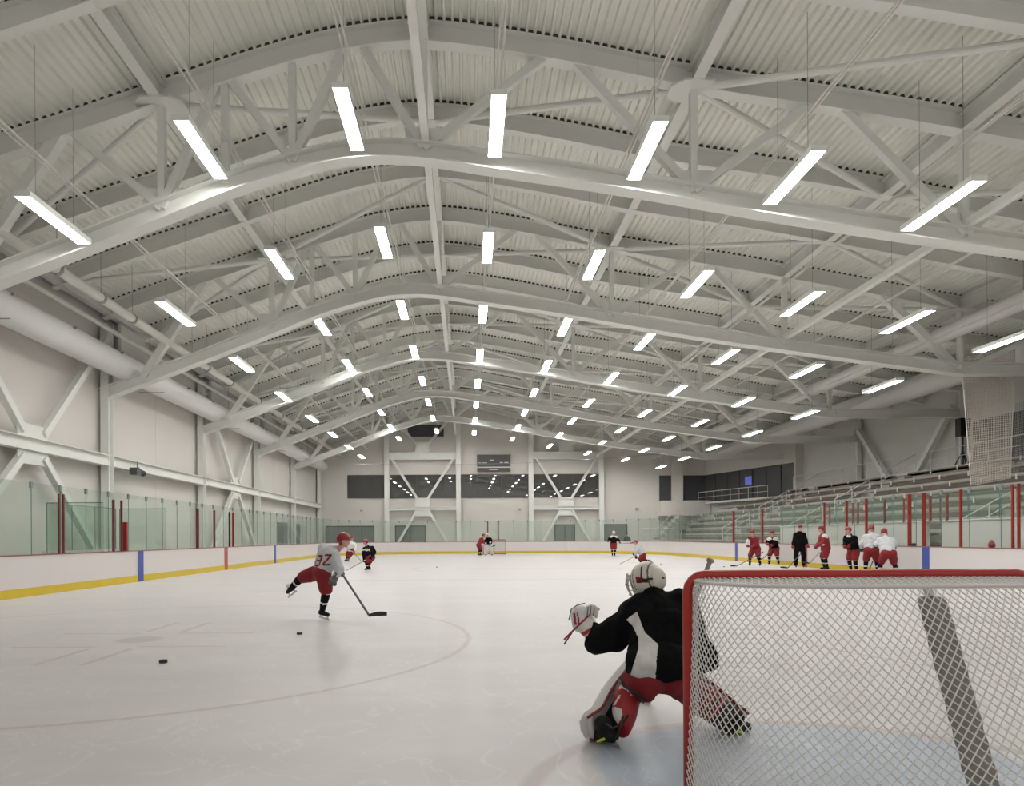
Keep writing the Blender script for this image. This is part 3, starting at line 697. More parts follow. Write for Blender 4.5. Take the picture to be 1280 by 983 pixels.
# stair flight beside the far wall
st = thing('corner_stairs', 'white stair flight below the glazed room in the far right corner', 'stairs', (17.5, 61, 0))
mb = MB()
for r in range(10): mb.box((16.0 + r * .32, 60.6, r * .33), (16.35 + r * .32, 61.9, r * .33 + .33))
mesh_obj('steps', mb, M['concrete'], st); mesh_obj('handrail', MB().tube([(15.9, 60.6, 1.0), (19.2, 60.6, 4.4)], .03, 6).tube([(15.9, 60.6, 0.), (15.9, 60.6, 1.0)], .03, 6).tube([(19.2, 60.6, 3.3), (19.2, 60.6, 4.4)], .03, 6), M['rail'], st)
railing([(15.3, 60.4, 1.1), (15.3, 59.3, 1.1), (19.5, 59.3, 1.1)], 1.0, 'grey guard rail behind the far right corner glass', step=.8)
mesh = MB().box((15.2, 59.95, 0), (19.6, 61.6, 1.1)); solo('low_platform', MB().box((15.2, 59.2, 0), (19.6, 60.5, 1.1)), M['wall'], 'low white platform in the far right corner behind the glass', 'platform', loc=(17.4, 60.8, 0))
# speaker
c = V((XT + .42, 34.6, ZT)); sp = thing('speaker', 'black loudspeaker on a tripod at the top of the bleachers', 'speaker', c)
mesh_obj('cabinet', MB().box(c + V((-.25, -.2, 1.6)), c + V((.25, .2, 2.5))), M['black'], sp); mesh_obj('pole', MB().tube([c + V((0,0,.1)), c + V((0,0,1.6))], .035, 8), M['black'], sp)
for a in (.4, 2.5, 4.6): mesh_obj('leg', MB().tube([c + V((0,0,.85)), c + V((.36*math.cos(a), .5*math.sin(a), .02))], .025, 6), M['black'], sp)
# stored chairs
for i in range(7):
    c = V((XT + .35, 28.0 + i * .62, ZT)); ch = thing('stacked_chair', 'dark chair stored behind the hanging net above the bleachers', 'chair', c, 'stored chairs')
    mesh_obj('seat', MB().box(c + V((-.22, -.22, .42)), c + V((.22, .22, .47))), M['dark'], ch); mesh_obj('backrest', MB().box(c + V((.18, -.22, .55)), c + V((.22, .22, .9))), M['dark'], ch)
    for a in (-.2, .2):
        for b_ in (-.2, .2): mesh_obj('leg', MB().tube([c + V((a, b_, 0)), c + V((a, b_, .9 if a > 0 else .44))], .012, 5), M['wire'], ch)
# hanging net
def netpanel(p0, p1, q0, q1, nu, nv, r):
    mb = MB()
    for i in range(nu + 1):
        s = i / nu; a = V(p0).lerp(V(p1), s); b_ = V(q0).lerp(V(q1), s); mb.tube([a, b_], r, 3)
    for j in range(nv + 1):
        s = j / nv; a = V(p0).lerp(V(q0), s); b_ = V(p1).lerp(V(q1), s); mb.tube([a, b_], r, 3)
    return mb
Dn = 26.4
a, b_, c, e = at(1200, 428, Dn), at(1269, 428, Dn + .4), at(1214, 607, Dn), at(1263, 598, Dn + .4)
t = thing('hanging_net', 'pale gathered safety net hanging over the right bleachers', 'net', c)
mesh_obj('netting', netpanel(a, b_, c, e, 26, 64, .015), M['netmesh'], t); mesh_obj('border_rope', MB().tube([c, a, b_, e], .02, 5), M['rail'], t)
a, b_, c, e = at(1270, 505, 27.), at(1330, 490, 25.), at(1266, 592, 27.), at(1330, 585, 25.)
t = thing('hanging_net', 'taut dark safety net beside the gathered one at right', 'net', c)
mesh_obj('netting', netpanel(a, b_, c, e, 24, 34, .009), M['wire'], t)
solo('support_pole', MB().tube([at(1199, 385, 26.1), at(1200, 462, 26.1)], .12, 10), M['steel'], 'thick white post under the roof where the net hangs', 'post')

# ------------------------------------------------------------------ goals
def superU(cx, cy, a, b_, n_, ex=.62, sgn=-1):
    out = []
    for i in range(n_ + 1):
        th = PI * i / n_; c, s = math.cos(th), math.sin(th)
        out.append(V((cx - a * math.copysign(abs(c) ** ex, c), cy + sgn * b_ * abs(s) ** ex, 0)))
    return out
def arclen(path, t):
    L = [0]
    for a, b_ in zip(path, path[1:]): L.append(L[-1] + (b_ - a).length)
    s = t * L[-1]
    for i in range(len(path) - 1):
        if s <= L[i + 1] + 1e-9: return path[i].lerp(path[i + 1], (s - L[i]) / max(1e-9, L[i + 1] - L[i]))
    return path[-1].copy()
def goal(cx, cy, sgn, label, M_cells, cord, rows, full=True):
    t = thing('hockey_goal', label, 'goal', (cx, cy, 0)); R_ = .026; H = 1.194; W = .915
    ring = []
    x0, x1 = cx - W, cx + W; k = .09
    pts = [V((x0, cy, 0)), V((x0, cy, H - k))] + [V((x0 + k - k*math.cos(a), cy, H - k + k*math.sin(a))) for a in (PI/8, PI/4, 3*PI/8, PI/2)]
    pts += [V((x1 - k + k*math.sin(a), cy, H - k + k*math.cos(a))) for a in (0, PI/8, PI/4, 3*PI/8, PI/2)] + [V((x1, cy, 0))]
    mesh_obj('goal_frame', MB().tube(pts, R_, 14), M['goal_red'], t, True)
    bot = superU(cx, cy, W + .02, 1.08, 48, sgn=sgn); top = superU(cx, cy, W - .03, .50, 48, sgn=sgn)
    botz = [p + V((0, 0, .04)) for p in bot]; mesh_obj('base_frame', MB().tube(botz, .03, 8), M['goal_red' if not full else 'leather_white'], t, True)
    topz = [p + V((0, 0, H - .03)) for p in top]; mesh_obj('top_frame', MB().tube(topz, .009, 8), M['leather_white'], t, True)
    def S(u, v):
        a = arclen(bot, u) + V((0, 0, .05)); b_ = arclen(top, u) + V((0, 0, H - .03)); p = a.lerp(b_, v)
        bulge = .05 * math.sin(PI * v) * math.sin(PI * u)
        return p + V((0, sgn * bulge, -.02 * math.sin(PI * u * 6) * math.sin(PI * v)))
    # cache
    NU, NV = M_cells * 2, rows * 2
    G = [[S(i / NU, j / NV) for j in range(NV + 1)] for i in range(NU + 1)]
    mb = MB()
    for s0 in range(-NV, NU + 1, 2):
        a = [G[s0 + j][j] for j in range(NV + 1) if 0 <= s0 + j <= NU]
        if len(a) > 1: mb.tube(a, cord, 4)
        b_ = [G[s0 + NV - j][j] for j in range(NV + 1) if 0 <= s0 + NV - j <= NU]
        if len(b_) > 1: mb.tube(b_, cord, 4)
    # top shelf
    nt_ = 10
    def S2(u, v):
        a = arclen(top, u) + V((0, 0, H - .03)); b_ = V((a.x, cy, H - .01)); return a.lerp(b_, v) + V((0, 0, -.02 * math.sin(PI * v)))
    G2 = [[S2(i / NU, j / nt_) for j in range(nt_ + 1)] for i in range(NU + 1)]
    for s0 in range(-nt_, NU + 1, 2):
        a = [G2[s0 + j][j] for j in range(nt_ + 1) if 0 <= s0 + j <= NU]
        if len(a) > 1: mb.tube(a, cord, 4)
        b_ = [G2[s0 + nt_ - j][j] for j in range(nt_ + 1) if 0 <= s0 + nt_ - j <= NU]
        if len(b_) > 1: mb.tube(b_, cord, 4)
    mesh_obj('netting', mb, M['net'] if full else M['wire'], t)
    if full:
        lace = MB()
        for xx_ in (x0, x1):
            s_ = 1 if xx_ == x0 else -1; P = []
            for i in range(330):
                z = .05 + (H - .1) * i / 329; a = i * .9
                P.append(V((xx_ + s_ * .032 + .010 * math.cos(a), cy + sgn * .028 + .010 * math.sin(a), z)))
            lace.tube(P, .004, 4)
        P = [V((x0 + .06 + (2*W - .12) * i / 500, cy + sgn * .02 + .012 * math.cos(i * .9), H - .035 + .012 * math.sin(i * .9))) for i in range(501)]
        lace.tube(P, .004, 4)
        mesh_obj('lacing', lace, M['net'], t)
        a, b_ = V((cx + .08, cy + sgn * .44, 1.11)), V((cx + .04, cy + sgn * .93, .08))
        ax = (b_ - a).normalized(); rings = []
        m_ = 40
        pad = MB(); pl = [a.lerp(b_, i / m_) for i in range(m_ + 1)]
        for i, p in enumerate(pl):
            e_ = min(i, m_ - i); w_ = .062 * (0.8 if e_ == 0 else (.95 if e_ == 1 else 1)) * (1 + .05 * math.sin(i * 1.7)); nrm = V((0, 1, 0))
            rings.append([p + V((math.cos(q) * w_, 0, 0)) + nrm * math.sin(q) * w_ * .8 for q in [2*PI*j/14 for j in range(14)]])
        pad.loops(rings); mesh_obj('support_padding', pad, M['pad_grey'], t, True)['label'] = 'worn grey padding round the rear support'
        mesh_obj('support_pole', MB().tube([V((cx + .07, cy + sgn * .42, H - .03)), a], .02, 8), M['leather_white'], t)
    else:
        mesh_obj('centre_bar', MB().tube([V((cx, cy + sgn * .5, H - .03)), V((cx, cy + sgn * 1.05, .05))], .025, 6), M['goal_red'], t)
    return t
goal(2.09, 3.63, -1, 'red framed hockey goal with white net seen from behind, nearest the camera', 66, .0031, 26)
goal(2.26, 55.0, 1, 'small red hockey goal at the far end of the ice', 18, .006, 8, False)

# ------------------------------------------------------------------ soft bodies
def blob(name, mb, mats, parent, vox, smooth=6, paint=None, disp=0.):
    o = mesh_obj(name, mb, mats[0], parent)
    r = o.modifiers.new('r', 'REMESH'); r.mode = 'VOXEL'; r.voxel_size = vox; r.use_smooth_shade = True
    s = o.modifiers.new('s', 'SMOOTH'); s.factor = .5; s.iterations = smooth
    if disp:
        tx = bpy.data.textures.get('folds') or bpy.data.textures.new('folds', 'CLOUDS'); tx.noise_scale = .11; tx.noise_depth = 1
        dm = o.modifiers.new('d', 'DISPLACE'); dm.texture = tx; dm.strength = disp; dm.mid_level = .5
    dg = bpy.context.evaluated_depsgraph_get(); dg.update()
    me = bpy.data.meshes.new_from_object(o.evaluated_get(dg)); o.modifiers.clear(); o.data = me
    me.materials.clear()
    for m_ in mats: me.materials.append(m_)
    off = BASE.get(o.name, V((0,0,0)))
    for p in me.polygons:
        p.use_smooth = True; p.material_index = paint(p.center + off) if paint else 0
    return o

def frame_of(f, up=V((0, 0, 1))):
    f = V(f).normalized(); r = f.cross(up).normalized(); u = r.cross(f).normalized(); return r, f, u    # right, forward, up

def head_caps(mb, H, f, up):
    r, f, u = frame_of(f, up)
    mb.ell(H + u * .015, .076, .093, .108, r, f, u)
    mb.cap(H - u * .055 + f * .03, H - u * .075 + f * .055, .05, .035)                 # jaw, chin
    mb.cap(H + f * .088 + u * .015, H + f * .108 - u * .02, .012, .018, 8)              # nose
    mb.cap(H + f * .085 - u * .052 - r * .018, H + f * .085 - u * .052 + r * .018, .014, n=8)   # mouth
    for s in (-1, 1):
        mb.ell(H + r * s * .079 - f * .005, .012, .022, .033, r, f, u, 8, 6)          # ears
        mb.cap(H + r * s * .02 + f * .082 + u * .040, H + r * s * .045 + f * .072 + u * .040, .010, n=8)   # brow
def helmet(parent, H, f, up, m_, cage=True, name='helmet'):
    r, f, u = frame_of(f, up)
    def clip(l):
        lim = -.005 if l.y > .03 else (-.075 if l.y < .0 else -.005 - .07 * (.03 - l.y) / .03)
        return V((l.x, l.y, max(l.z, lim)))
    h = mesh_obj(name, MB().ell(H + u * .035 - f * .008, .102, .125, .118, r, f, u, 24, 16, clip), m_, parent, True)
    for s in (-1, 1): mesh_obj('ear_guard', MB().ell(H + r * s * .093 - u * .035 - f * .005, .014, .035, .04, r, f, u, 10, 6), m_, h, True)
    if cage:
        w = MB()
        for x in (-.05, -.017, .017, .05): w.tube([H + r*x*1.0 + f*.118 + u*.045, H + r*x + f*.138 - u*.03, H + r*x*.8 + f*.105 - u*.10], .0035, 5)
        for z, yy, xx_ in ((.01, .13, .085), (-.045, .132, .08), (-.095, .105, .055)): w.tube([H + r * xx_ * math.sin(a) + f * (yy * math.cos(a) + .002) + u * z for a in (-1.2, -.8, -.4, 0, .4, .8, 1.2)], .0035, 5)
        mesh_obj('face_cage', w, M['wire'], h)
    return h
def hand_caps(mb, W_, Hd, axis, s=1., pad=0.):
    """palm with four fingers closed round an axis, thumb leaving the side"""
    d_ = (V(Hd) - V(W_)).normalized(); a = V(axis).normalized(); a = (a - d_ * a.dot(d_)).normalized(); n_ = d_.cross(a)
    C = V(Hd)
    mb.cap(C - d_ * .035 * s, C + d_ * .01 * s, (.036 + pad) * s, (.040 + pad) * s, 10)
    for j, L in zip((-1.5, -.5, .5, 1.5), (.85, 1., .95, .75)):
        b0 = C + d_ * .03 * s + a * j * .023 * s * (1 + pad * 12); k1 = b0 + d_ * .033 * L * s + n_ * .018 * s; k2 = k1 - d_ * .004 * s + n_ * .034 * L * s; k3 = k2 - d_ * .028 * L * s + n_ * .006 * s
        rr = (.0095 + pad * .55) * s
        mb.cap(b0, k1, rr * 1.08, rr, 8); mb.cap(k1, k2, rr, rr * .95, 8); mb.cap(k2, k3, rr * .95, rr * .85, 8)
    t0_ = C - a * .034 * s - d_ * .015 * s; t1_ = t0_ - a * .022 * s + d_ * .02 * s + n_ * .022 * s; t2_ = t1_ + d_ * .018 * s + n_ * .024 * s + a * .006 * s
    mb.cap(t0_, t1_, (.013 + pad * .6) * s, (.011 + pad * .6) * s, 8); mb.cap(t1_, t2_, (.011 + pad * .6) * s, (.009 + pad * .6) * s, 8)

def person(label, J, colours, vox=.022, face=None, up=V((0, 0, 1)), cage=True, jersey_paint=None, scale=1., pants='shorts', group=None, cap_only=False, loose=1., stick=None):
    """J: joints in the place: hips, chest, neck, head, (sh,el,ha,hip,kn,an,toe) for L and R"""
    g = lambda k: V(J[k]); k_ = scale
    base = (g('anL') + g('anR')) / 2; base.z = 0
    t = thing('person', label, 'person', base, group)
    f = V(face) if face is not None else V((0, -1, 0)); r, f, u = frame_of(f, up)
    b = MB(); H = g('head')
    head_caps(b, H, f, up); b.cap(g('neck') - V((0,0,.03)), H - u * .05, .058 * k_, .05)
    b.cap(g('hips'), g('chest'), .13 * k_, .145 * k_); b.cap(g('shL'), g('shR'), .065 * k_)
    b.cap(g('chest'), g('neck'), .13 * k_, .06)
    for s in 'LR':
        b.cap(g('sh'+s), g('el'+s), .05*k_, .04*k_); b.cap(g('el'+s), g('ha'+s), .04*k_, .03*k_)
        hand_caps(b, g('el'+s), g('ha'+s), stick or V((.7, .2, -.7)), 1.)
        b.cap(g('hip'+s), g('kn'+s), .085*k_, .058*k_); b.cap(g('kn'+s), g('an'+s), .05*k_, .03*k_); b.cap(g('an'+s), g('an'+s).lerp(g('toe'+s), .5), .025, .02)
    eyes = [H + r * s * .031 + f * .088 + u * .018 for s in (-1, 1)]; mouth = H + f * .098 - u * .052
    def pf(c):
        if min((c - e).length for e in eyes) < .013: return 1
        if abs((c - mouth).dot(r)) < .024 and abs((c - mouth).dot(u)) < .009 and (c - mouth).length < .04: return 2
        return 0
    blob('body', b, [M['skin'], M['eye'], M['lip']], t, min(vox, .012), 2, pf)
    # jersey
    j = MB(); hl, hr = g('hipL'), g('hipR'); lo = loose
    ax = (g('shR') - g('shL')).normalized()
    j.cap(g('hips') + (g('chest') - g('hips')).normalized() * .05, g('chest'), .15*k_*lo, .165*k_*lo, 14); j.cap(hl - (hl - hr).normalized() * .02, hr + (hl - hr).normalized() * .02, .13*k_*lo, .13*k_*lo, 12)
    for s, q in (('L', hl), ('R', hr)): j.cap(q + (g('chest') - g('hips')).normalized() * .02, g('chest').lerp(g('sh'+s), .62), .13*k_*lo, .12*k_*lo, 12)
    j.cap(g('shL'), g('shR'), .098*k_*lo); j.cap(g('chest'), g('neck').lerp(g('chest'), .1), .15*k_, .085*k_)
    for s in 'LR':
        j.cap(g('sh'+s), g('el'+s), .098*k_*lo, .082*k_*lo); j.cap(g('el'+s), g('el'+s).lerp(g('ha'+s), .78), .08*k_*lo, .062*k_*lo)
    jp = None
    if jersey_paint: jp = lambda c: jersey_paint(c, J)
    blob('jersey', j, [M[c] for c in colours['jersey']], t, vox, 5, jp, disp=.04)
    # pants
    s_ = MB(); sp_ = .155 if pants == 'shorts' else .12
    s_.cap(hl, hr, sp_*k_)
    for s in 'LR':
        h_, kn = g('hip'+s), g('kn'+s)
        if pants == 'shorts': s_.cap(h_, h_.lerp(kn, .86), .148*k_, .118*k_)
        else: s_.cap(h_, kn, .125*k_, .10*k_); s_.cap(kn, kn.lerp(g('an'+s), .85), .10*k_, .085*k_)
    blob('pants' if pants != 'shorts' else 'shorts', s_, [M[colours['pants']]], t, vox, 4, disp=.02)
    for s in 'LR':
        kn, an, toe = g('kn'+s), g('an'+s), g('toe'+s)
        if pants == 'shorts':
            sk = MB().cap(kn.lerp(g('hip'+s), .12), kn, .075*k_, .082*k_).cap(kn, kn.lerp(an, .35), .080*k_, .075*k_).cap(kn.lerp(an, .35), kn.lerp(an, .92), .075*k_, .052*k_)
            st_ = colours.get('stripe')
            def sp(c, kn=kn, an=an): q = (c - kn).dot((an - kn).normalized()) / (an - kn).length; return 1 if st_ and (.5 < q < .58 or .0 < q < .06) else 0
            blob('sock', sk, [M[colours['sock']], M[st_ or 'cloth_white']], t, min(vox, .02), 3, sp)
        d_ = (toe - an); d_ = d_.normalized(); upf = V((0, 0, 1)) - d_ * d_.z
        upf = upf.normalized() if upf.length > .2 else V((0, 0, 1))
        bt = MB().cap(an + upf * .05, an - upf * .01 - d_ * .01, .052, .05).cap(an - d_ * .03 - upf * .02, toe - d_ * .02 - upf * .015, .045, .036)
        bo = blob('skate', bt, [M['skate'], M['cloth_white']], t, .014, 2, (lambda c, an=an: 1 if colours.get('skate_white') and (c - an).dot(upf) > .03 else 0))
        lo_ = (an - upf * .055 - d_ * .05); hi_ = (toe - upf * .05 + d_ * .03)
        bl_ = MB().bar(lo_ - upf * .045, hi_ - upf * .045, .006, .03, d_.cross(upf)).bar(an - upf * .085 - d_*.02, an - upf * .05 - d_*.02, .02, .03).bar(toe - upf * .085 - d_*.02, toe - upf * .045 - d_*.02, .02, .03)
        mesh_obj('skate_blade', bl_, M['blade'], bo)
        gl = MB(); hand_caps(gl, g('el'+s), g('ha'+s), stick or V((.7, .2, -.7)), 1.25, .012)
        dd = (g('ha'+s) - g('el'+s)).normalized(); gl.cap(g('ha'+s) - dd * .13, g('ha'+s) - dd * .05, .062, .056)
        blob('glove', gl, [M[colours['glove']]], t, .014, 1)
    if cap_only:
        mesh_obj('helmet', MB().ell(H + u * .045, .09, .108, .095, r, f, u, 20, 12, lambda l: V((l.x, l.y, max(l.z, -.02)))), M[colours['helmet']], t, True)
    else: helmet(t, H, f, up, M[colours['helmet']], cage)
    return t

def hockey_stick(butt, heel, bdir, label, blade='black', r=.014, shaft='stick'):
    butt, heel = V(butt), V(heel); t = thing('hockey_stick', label, 'hockey stick', (heel.x, heel.y, 0))
    mesh_obj('shaft', MB().bar(butt, heel, .022 if r > .01 else .018, .030), M[shaft], t)
    b_ = V(bdir).normalized(); up = V((0, 0, 1)); P = [heel + V((0, 0, -.01)), heel + b_ * .12, heel + b_ * .22 + V((0, 0, .005)), heel + b_ * .30 + V((0, 0, .015))]
    side = b_.cross(up).normalized(); mb = MB(); rings = []
    for i, p in enumerate(P):
        c = p + side * (.0, .0, .012, .035)[i]; h_ = (.045, .07, .072, .055)[i]
        rings.append([c - side*.006 + V((0,0,-.02)), c + side*.006 + V((0,0,-.02)), c + side*.006 + V((0,0,h_-.02)), c - side*.006 + V((0,0,h_-.02))])
    mesh_obj('blade', mb.loops(rings), M[blade], t)
    mesh_obj('grip_tape', MB().bar(butt, butt.lerp(heel, .10), .030, .036), M['cloth_white' if shaft == 'stickgrey' else 'black'], t)
    return t

def standing(x, y, h=1.8, face=(-1, 0), lean=.08, spread=.2, bend=.06, hands=None, z0=.09, shw=.18, elw=.07):
    """relaxed upright skater; returns joints. face in plan"""
    f = V((face[0], face[1], 0)).normalized(); r = V((f.y, -f.x, 0)); s = h / 1.8; P = V((x, y, 0)); Z = V((0, 0, 1))
    J = {}
    J['hips'] = P + Z * (.98 - bend*.7) * s - f * bend * .9
    J['chest'] = J['hips'] + (Z * .36 + f * lean * 1.6) * s; J['neck'] = J['chest'] + (Z * .19 + f * lean * .7) * s; J['head'] = J['neck'] + (Z * .17 + f * (lean * .7 + .03)) * s
    for k, sg in (('L', -1), ('R', 1)):
        J['hip'+k] = J['hips'] + r * sg * .10 * s - Z * .04
        J['an'+k] = P + r * sg * spread/2 * s * 1.3 + Z * z0 + Z * .03 - f * .03
        J['kn'+k] = (J['hip'+k] + J['an'+k]) / 2 + f * (.05 + bend * 1.2) + r * sg * .02
        J['toe'+k] = J['an'+k] + f * .16 - Z * .02
        J['sh'+k] = J['chest'] + r * sg * shw * s + Z * .075 * s + f * lean * .3
        ha = (hands or {}).get(k)
        J['ha'+k] = (P + r * ha[0] + f * ha[1] + Z * ha[2]) if ha else J['hips'] + r * sg * .24 + f * .22 + Z * .02
        J['el'+k] = (J['sh'+k] + J['ha'+k]) / 2 + r * sg * elw - f * .07 - Z * .05
    return J
RW = dict(jersey=['cloth_red', 'cloth_white'], pants='cloth_red', sock='sock_dark', glove='leather_maroon', helmet='helmet_red', stripe='cloth_white')
BK = dict(jersey=['cloth_black', 'cloth_white'], pants='cloth_red', sock='sock_dark', glove='cloth_red', helmet='helmet_red', stripe='cloth_white')
GR = dict(jersey=['cloth_grey', 'cloth_white', 'cloth_red'], pants='cloth_red', sock='sock_dark', glove='black', helmet='helmet_red', stripe='cloth_white', skate_white=True)

def shoulder_white(c, J):      # white stripe running from the neck over each shoulder
    for s in 'LR':
        a, b_ = V(J['neck']), V(J['sh'+s]); ab = b_ - a; t_ = max(0, min(1, (c - a).dot(ab) / ab.length_squared))
        if (c - (a + ab * t_)).length < .11 and t_ > .25: return 1
    return 0
def side_white(c, J):
    d_ = c - V(J['shR']); e_ = V(J['elR']) - V(J['shR'])
    t_ = d_.dot(e_) / e_.length_squared
    return 1 if 0. < t_ < 1.3 and (d_ - e_ * t_).length < .12 else 0

# group along the right boards
J = standing(13.35, 31.6, 1.72, (-.55, -.8), lean=.22, spread=.36, bend=.14, hands={'L': (.05, .42, .92), 'R': (.26, .28, .95)})
person('skater in a red jersey with white sleeve, leftmost of the group by the boards', J, RW, face=(-.7, -.5, -.1), jersey_paint=side_white, cage=False)
hockey_stick(at(954, 690, 31.3), at(921, 708, 31.4), (-1, -.2, 0), 'dark hockey stick reaching left from the red skater with the white sleeve')
J = standing(14.68, 32.6, 1.68, (-.6, -.8), lean=.16, spread=.34, bend=.12, hands={'L': (.02, .36, .95), 'R': (.22, .25, 1.0)})
person('skater in a black jersey with white collar and red shorts, beside the white-sleeved one', J, dict(BK, glove='leather_maroon'), face=(-.8, -.5, 0), jersey_paint=shoulder_white, cage=False)
hockey_stick(at(966, 687, 32.3), at(953, 699, 32.3), (-1, -.3, 0), 'hockey stick held low by the black jersey skater beside the red one')
J = standing(14.45, 29.6, 1.88, (-.35, -1), lean=.05, spread=.22, bend=.03, hands={'L': (-.30, .12, .95), 'R': (.28, .10, .92)}, shw=.15, elw=.02)
person('coach in a black jacket and long black trousers with an orange red cap', J, dict(jersey=['cloth_black'], pants='cloth_black', sock='sock_dark', glove='leather_maroon', helmet='post_red', skate_white=True), face=(-.3, -1, -.25), cage=False, pants='long', cap_only=True)
hockey_stick(at(1003, 690, 29.5), at(985, 710.0, 29.4), (-1, .2, 0), 'black hockey stick lying low before the coach in black')
J = standing(14.35, 27.3, 1.76, (-1, .15), lean=.05, spread=.24, bend=.03, hands={'L': (-.1, .33, .98), 'R': (.12, .33, .95)})
person('player in a long red jersey with white shoulder stripe, right of the coach', J, dict(RW, helmet='leather_maroon'), face=(-1, .1, 0), cage=False, jersey_paint=lambda c, J: 1 if (c - V(J['shL'])).length < .12 or ((c - V(J['shL'])).cross((V(J['elL']) - V(J['shL'])).normalized()).length < .05 and (c - V(J['shL'])).y < 0) else 0, loose=1.12)
hockey_stick(at(1026, 689, 27.2), at(1012, 704, 27.2), (-1, 0, 0), 'pale hockey stick held by the player in the long red jersey', shaft='stickgrey')
J = standing(14.45, 25.5, 1.70, (-.9, -.4), lean=.1, spread=.18, bend=.04, hands={'L': (-.12, .36, 1.02), 'R': (.12, .3, .98)})
person('player in a black jersey and red shorts with a red glove, beside the grey pair', J, BK, face=(-1, -.15, -.05), jersey_paint=lambda c, J: 1 if (c - V(J['neck'])).length < .125 and c.x < J['neck'].x - .01 else 0, cage=False, loose=1.08)
J = standing(14.30, 24.1, 1.76, (.55, .9), lean=.12, spread=.3, bend=.05, hands={'L': (-.30, .20, .92), 'R': (.1, .4, 1.1)})
person('player in pale grey behind the front grey player, red helmet raised higher', J, dict(GR, glove='black'), face=(-.2, -.6, -.2), cage=True, loose=1.05)
J = standing(14.15, 22.9, 1.66, (.35, 1), lean=.22, spread=.44, bend=.10, hands={'L': (-.26, .40, 1.05), 'R': (.30, .45, 1.02)})
person('player in grey jersey and red shorts, seen from behind leaning on the boards', J, GR, face=(.3, 1, -.3), cage=False, loose=1.1)
hockey_stick(at(1091, 702, 23.4), at(1085, 716, 23.2), (-1, 0, 0), 'dark hockey stick beside the legs of the grey pair')

# far end
J = standing(.98, 51.3, 1.68, (.9, .5), lean=.14, spread=.25, bend=.08, hands={'L': (-.1, .35, 1.0), 'R': (.1, .35, .98)})
person('player in a red jersey standing beside the far goalie', J, RW, face=(.8, .6, 0), vox=.03, cage=False)
J = standing(1.72, 51.9, 1.75, (-.5, -.9), lean=.1, spread=.42, bend=.12, hands={'L': (-.25, .3, 1.0), 'R': (.35, .3, .85)})
far_g = person('goalie in black with white leg pads and white mask before the far goal', J, dict(jersey=['cloth_black'], pants='cloth_white', sock='cloth_white', glove='leather_white', helmet='helmet_white'), face=(-.5, -.9, 0), vox=.03)
for s in 'LR':
    kn, an = V(J['kn'+s]), V(J['an'+s]); f_ = V((-.5, -.9, 0)).normalized() * .08
    mesh_obj('leg_pad', MB().bar(kn + f_ + V((0,0,.2)), an + f_, .26, .09), M['leather_white'], far_g)
hockey_stick(at(606, 680, 51.7), at(614.3, 683.5, 51.5), (1, 0, .2), 'goalie stick held out by the far goalie')
J = standing(10.35, 48.0, 1.78, (-.1, -1), lean=.06, spread=.12, bend=.03, hands={'L': (-.42, .1, .98), 'R': (.42, .2, 1.08)})
person('far player in a black jersey with white shoulders holding a stick sideways', J, dict(BK, glove='leather_maroon', helmet='helmet_white'), face=(-.1, -1, 0), vox=.03, jersey_paint=shoulder_white, cage=False)
hockey_stick(at(779, 679.3, 47.8), at(787, 679.2, 47.6), (1, 0, 0), 'stick held level by the far black jersey player')
J = standing(14.2, 60.3, 1.72, (-.6, -.8), lean=.03, hands={'L': (-.22, .1, .95), 'R': (.22, .1, .95)}, z0=0)
person('onlooker in dark grey clothes standing behind the far glass by the door', J, dict(jersey=['dark'], pants='dark', sock='dark', glove='skin', helmet='black'), face=(-.5, -.8, 0), vox=.03, pants='long', cap_only=True)

def posed(D, pts):
    """joints from surveyed places; each is (px, py, depth offset)"""
    return {k: at(p[0], p[1], D + p[2]) for k, p in pts.items()}
# grey player gliding left in the middle distance
D = 35.2
J = posed(D, dict(head=(794.5, 678.5, -.05), neck=(796, 682.5, 0), chest=(799, 685.5, 0), hips=(804, 692, .05), shL=(795.5, 685, -.2), shR=(800.5, 683.5, .2), elL=(794.5, 690.5, -.28), elR=(797, 690, .25), haL=(795, 696.5, -.25), haR=(792.5, 693, .15),
    hipL=(803, 694, -.1), hipR=(804.5, 694, .1), knL=(800, 700, -.12), anL=(803, 705, -.12), toeL=(799.5, 705.8, -.12), knR=(805, 700.5, .12), anR=(812.5, 701.5, .16), toeR=(815.5, 703, .16)))
person('player in a grey jersey bent low gliding left, just above the goalie mask', J, GR, face=(-1, -.2, -.1), up=V((-.3, 0, 1)), cage=False)
hockey_stick(at(796, 694.5, D - .2), at(768, 709, D - .5), (-1, 0, 0), 'hockey stick swept left along the ice by the bent grey player', shaft='stickgrey')
# white player partly hidden behind the large skater
D = 40.5
J = posed(D, dict(head=(440, 673, 0), neck=(439.5, 677, 0), chest=(438.8, 681, 0), hips=(437.5, 689, 0), shL=(435.5, 680, -.1), shR=(443, 680, .1), elL=(435, 685, -.2), elR=(444.5, 685.5, 0), haL=(440, 687.5, -.25), haR=(442.5, 690, -.2),
    hipL=(436, 691, -.05), hipR=(439, 691, .05), knL=(434.5, 696, -.1), knR=(436.5, 696.5, .1), anL=(432.5, 700.2, 0), anR=(435, 701, .1), toeL=(430, 701, -.1), toeR=(437, 702, 0)))
person('player in a white jersey and red shorts partly behind the large grey skater', J, dict(GR, jersey=['cloth_white'], glove='leather_maroon'), face=(.5, -.8, -.1), cage=False)
hockey_stick(at(441, 690, D - .3), at(452, 702, D - .6), (.6, -.5, 0), 'thin stick of the white jersey player behind the large skater', shaft='stickgrey')
